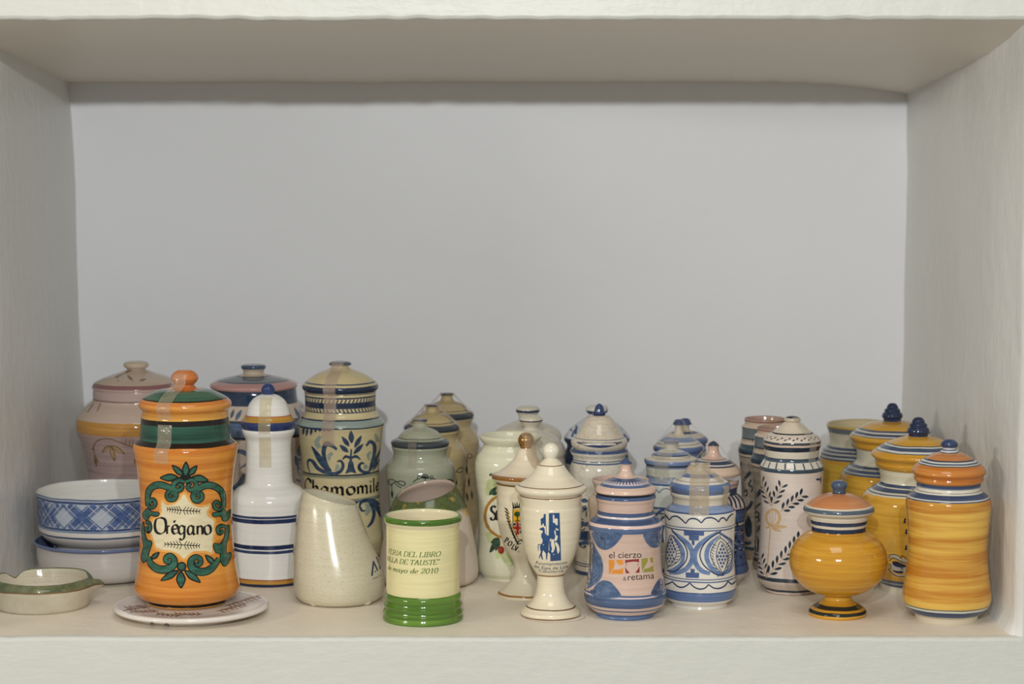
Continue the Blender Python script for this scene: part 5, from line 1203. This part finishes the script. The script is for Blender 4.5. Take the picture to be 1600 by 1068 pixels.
for x, y in ((256, 250), (274, 380), (272, 570)): d.leaf(x + 10, y - 30, x - 6, y + 18, 24); d.dot(x, y + 20, 16, 12)
d.build('painted_outline', yj2.body, paint((44, 54, 96), (34, 42, 80)), 1)
# ---- pink jar and striped jar
c = at_crop(pink, (120, 560, 5.336)); GO = paint((150, 122, 88), (134, 106, 74)); GF = paint((190, 164, 126), (176, 150, 112))
d = Decal(c, 4); d.stroke([(130, 760), (160, 695), (220, 668), (300, 675), (390, 710), (500, 745)], 9); d.stroke([(140, 740), (150, 800), (180, 860)], 8); d.stroke([(200, 370), (170, 440)], 8); d.stroke([(140, 375), (90, 445)], 8)
for a in ((275, 722, 208, 785, 34), (280, 722, 318, 858, 40), (285, 722, 404, 796, 40), (150, 800, 165, 905, 26), (500, 800, 480, 880, 24)): d.leaf(*a)
for x in (410, 440, 468): d.stroke([(x, 668), (x, 715 + (x - 410) * .4)], 7)
d.split('painted_sprig', pink_body, GO, 0)
d = Decal(c, 4)
for a in ((268, 735, 222, 776, 20), (284, 740, 312, 836, 24), (298, 732, 386, 788, 24)): d.leaf(*a)
d.split('painted_petal', pink_body, GF, 1)
d = Decal(c, 4); d.stroke([(330, 160), (400, 120), (460, 95)], 10)
for a in ((380, 130, 310, 160, 20), (420, 140, 470, 185, 22), (340, 180, 350, 190, 10), (520, 185, 580, 170, 18)): d.leaf(*a)
d.split('painted_sprig', pink_lid, GO, 0)
c = at_crop(stripe, (320, 620, 6.675)); d = Decal(c, 4); LBE = paint((110, 126, 158), (78, 94, 132))
for a in ((270, 225, 305, 125, 34), (320, 245, 385, 130, 44), (1000, 230, 930, 105, 40), (1040, 200, 985, 90, 34), (215, 230, 240, 130, 30), (150, 230, 170, 130, 30)): d.leaf(*a)
d.stroke([(330, 560), (400, 575), (460, 620)], [34, 52, 30]); d.stroke([(300, 970), (380, 880), (410, 800)], [60, 60, 30]); d.stroke([(365, 745), (430, 700), (450, 660)], [8, 26, 20])
d.leaf(1000, 660, 990, 490, 60); d.leaf(1010, 760, 940, 610, 70); d.leaf(1030, 850, 960, 720, 60); d.stroke([(950, 860), (1000, 880), (1040, 910)], 24); d.split('painted_leaf', stripe_body, LBE, 0)
for th in (84, -84): at_crop(stripe, E5).tape([(90, 101), (98, 108), (220, 180), (338, 238), (340, 256)], 26, th, FILM)
# ---- tartan of the upper bowl
b = at_crop(upb, (0, 0, 1)); RB = 104.0; y0, y1 = 788.9, 826.8; hh = y1 - y0
dm, dn, dw = Decal(b, 4), Decal(b, 4), Decal(b, 4)
def dia(d, x, w_, sg): d.stroke([(x - sg * 21, y1), (x - sg * 7, y1 - hh / 3), (x + sg * 7, y0 + hh / 3), (x + sg * 21, y0)], w_, smooth=False)
for k_ in range(-9, 10):
    x = -35 + k_ * 62.0
    for sg in (1, -1):
        dia(dm, x, 9.5, sg); dia(dn, x - 10 * sg, 1.6, sg); dia(dn, x + 11 * sg, 1.8, sg); dia(dn, x + 14.5 * sg, 1.2, sg); dia(dw, x + 30, 1.0, sg)
dm.build('tartan_stripe', upb_body, paint((98, 118, 178), (72, 92, 160)), 0, 'cyl', rref=RB); dn.build('tartan_thin_stripe', upb_body, paint((78, 98, 162), (66, 84, 152)), 1, 'cyl', rref=RB); dw.build('tartan_white_line', upb_body, paint((214, 210, 208)), 2, 'cyl', rref=RB)
# ---- faint pencil ring left on the shelf in front of the emblem urn
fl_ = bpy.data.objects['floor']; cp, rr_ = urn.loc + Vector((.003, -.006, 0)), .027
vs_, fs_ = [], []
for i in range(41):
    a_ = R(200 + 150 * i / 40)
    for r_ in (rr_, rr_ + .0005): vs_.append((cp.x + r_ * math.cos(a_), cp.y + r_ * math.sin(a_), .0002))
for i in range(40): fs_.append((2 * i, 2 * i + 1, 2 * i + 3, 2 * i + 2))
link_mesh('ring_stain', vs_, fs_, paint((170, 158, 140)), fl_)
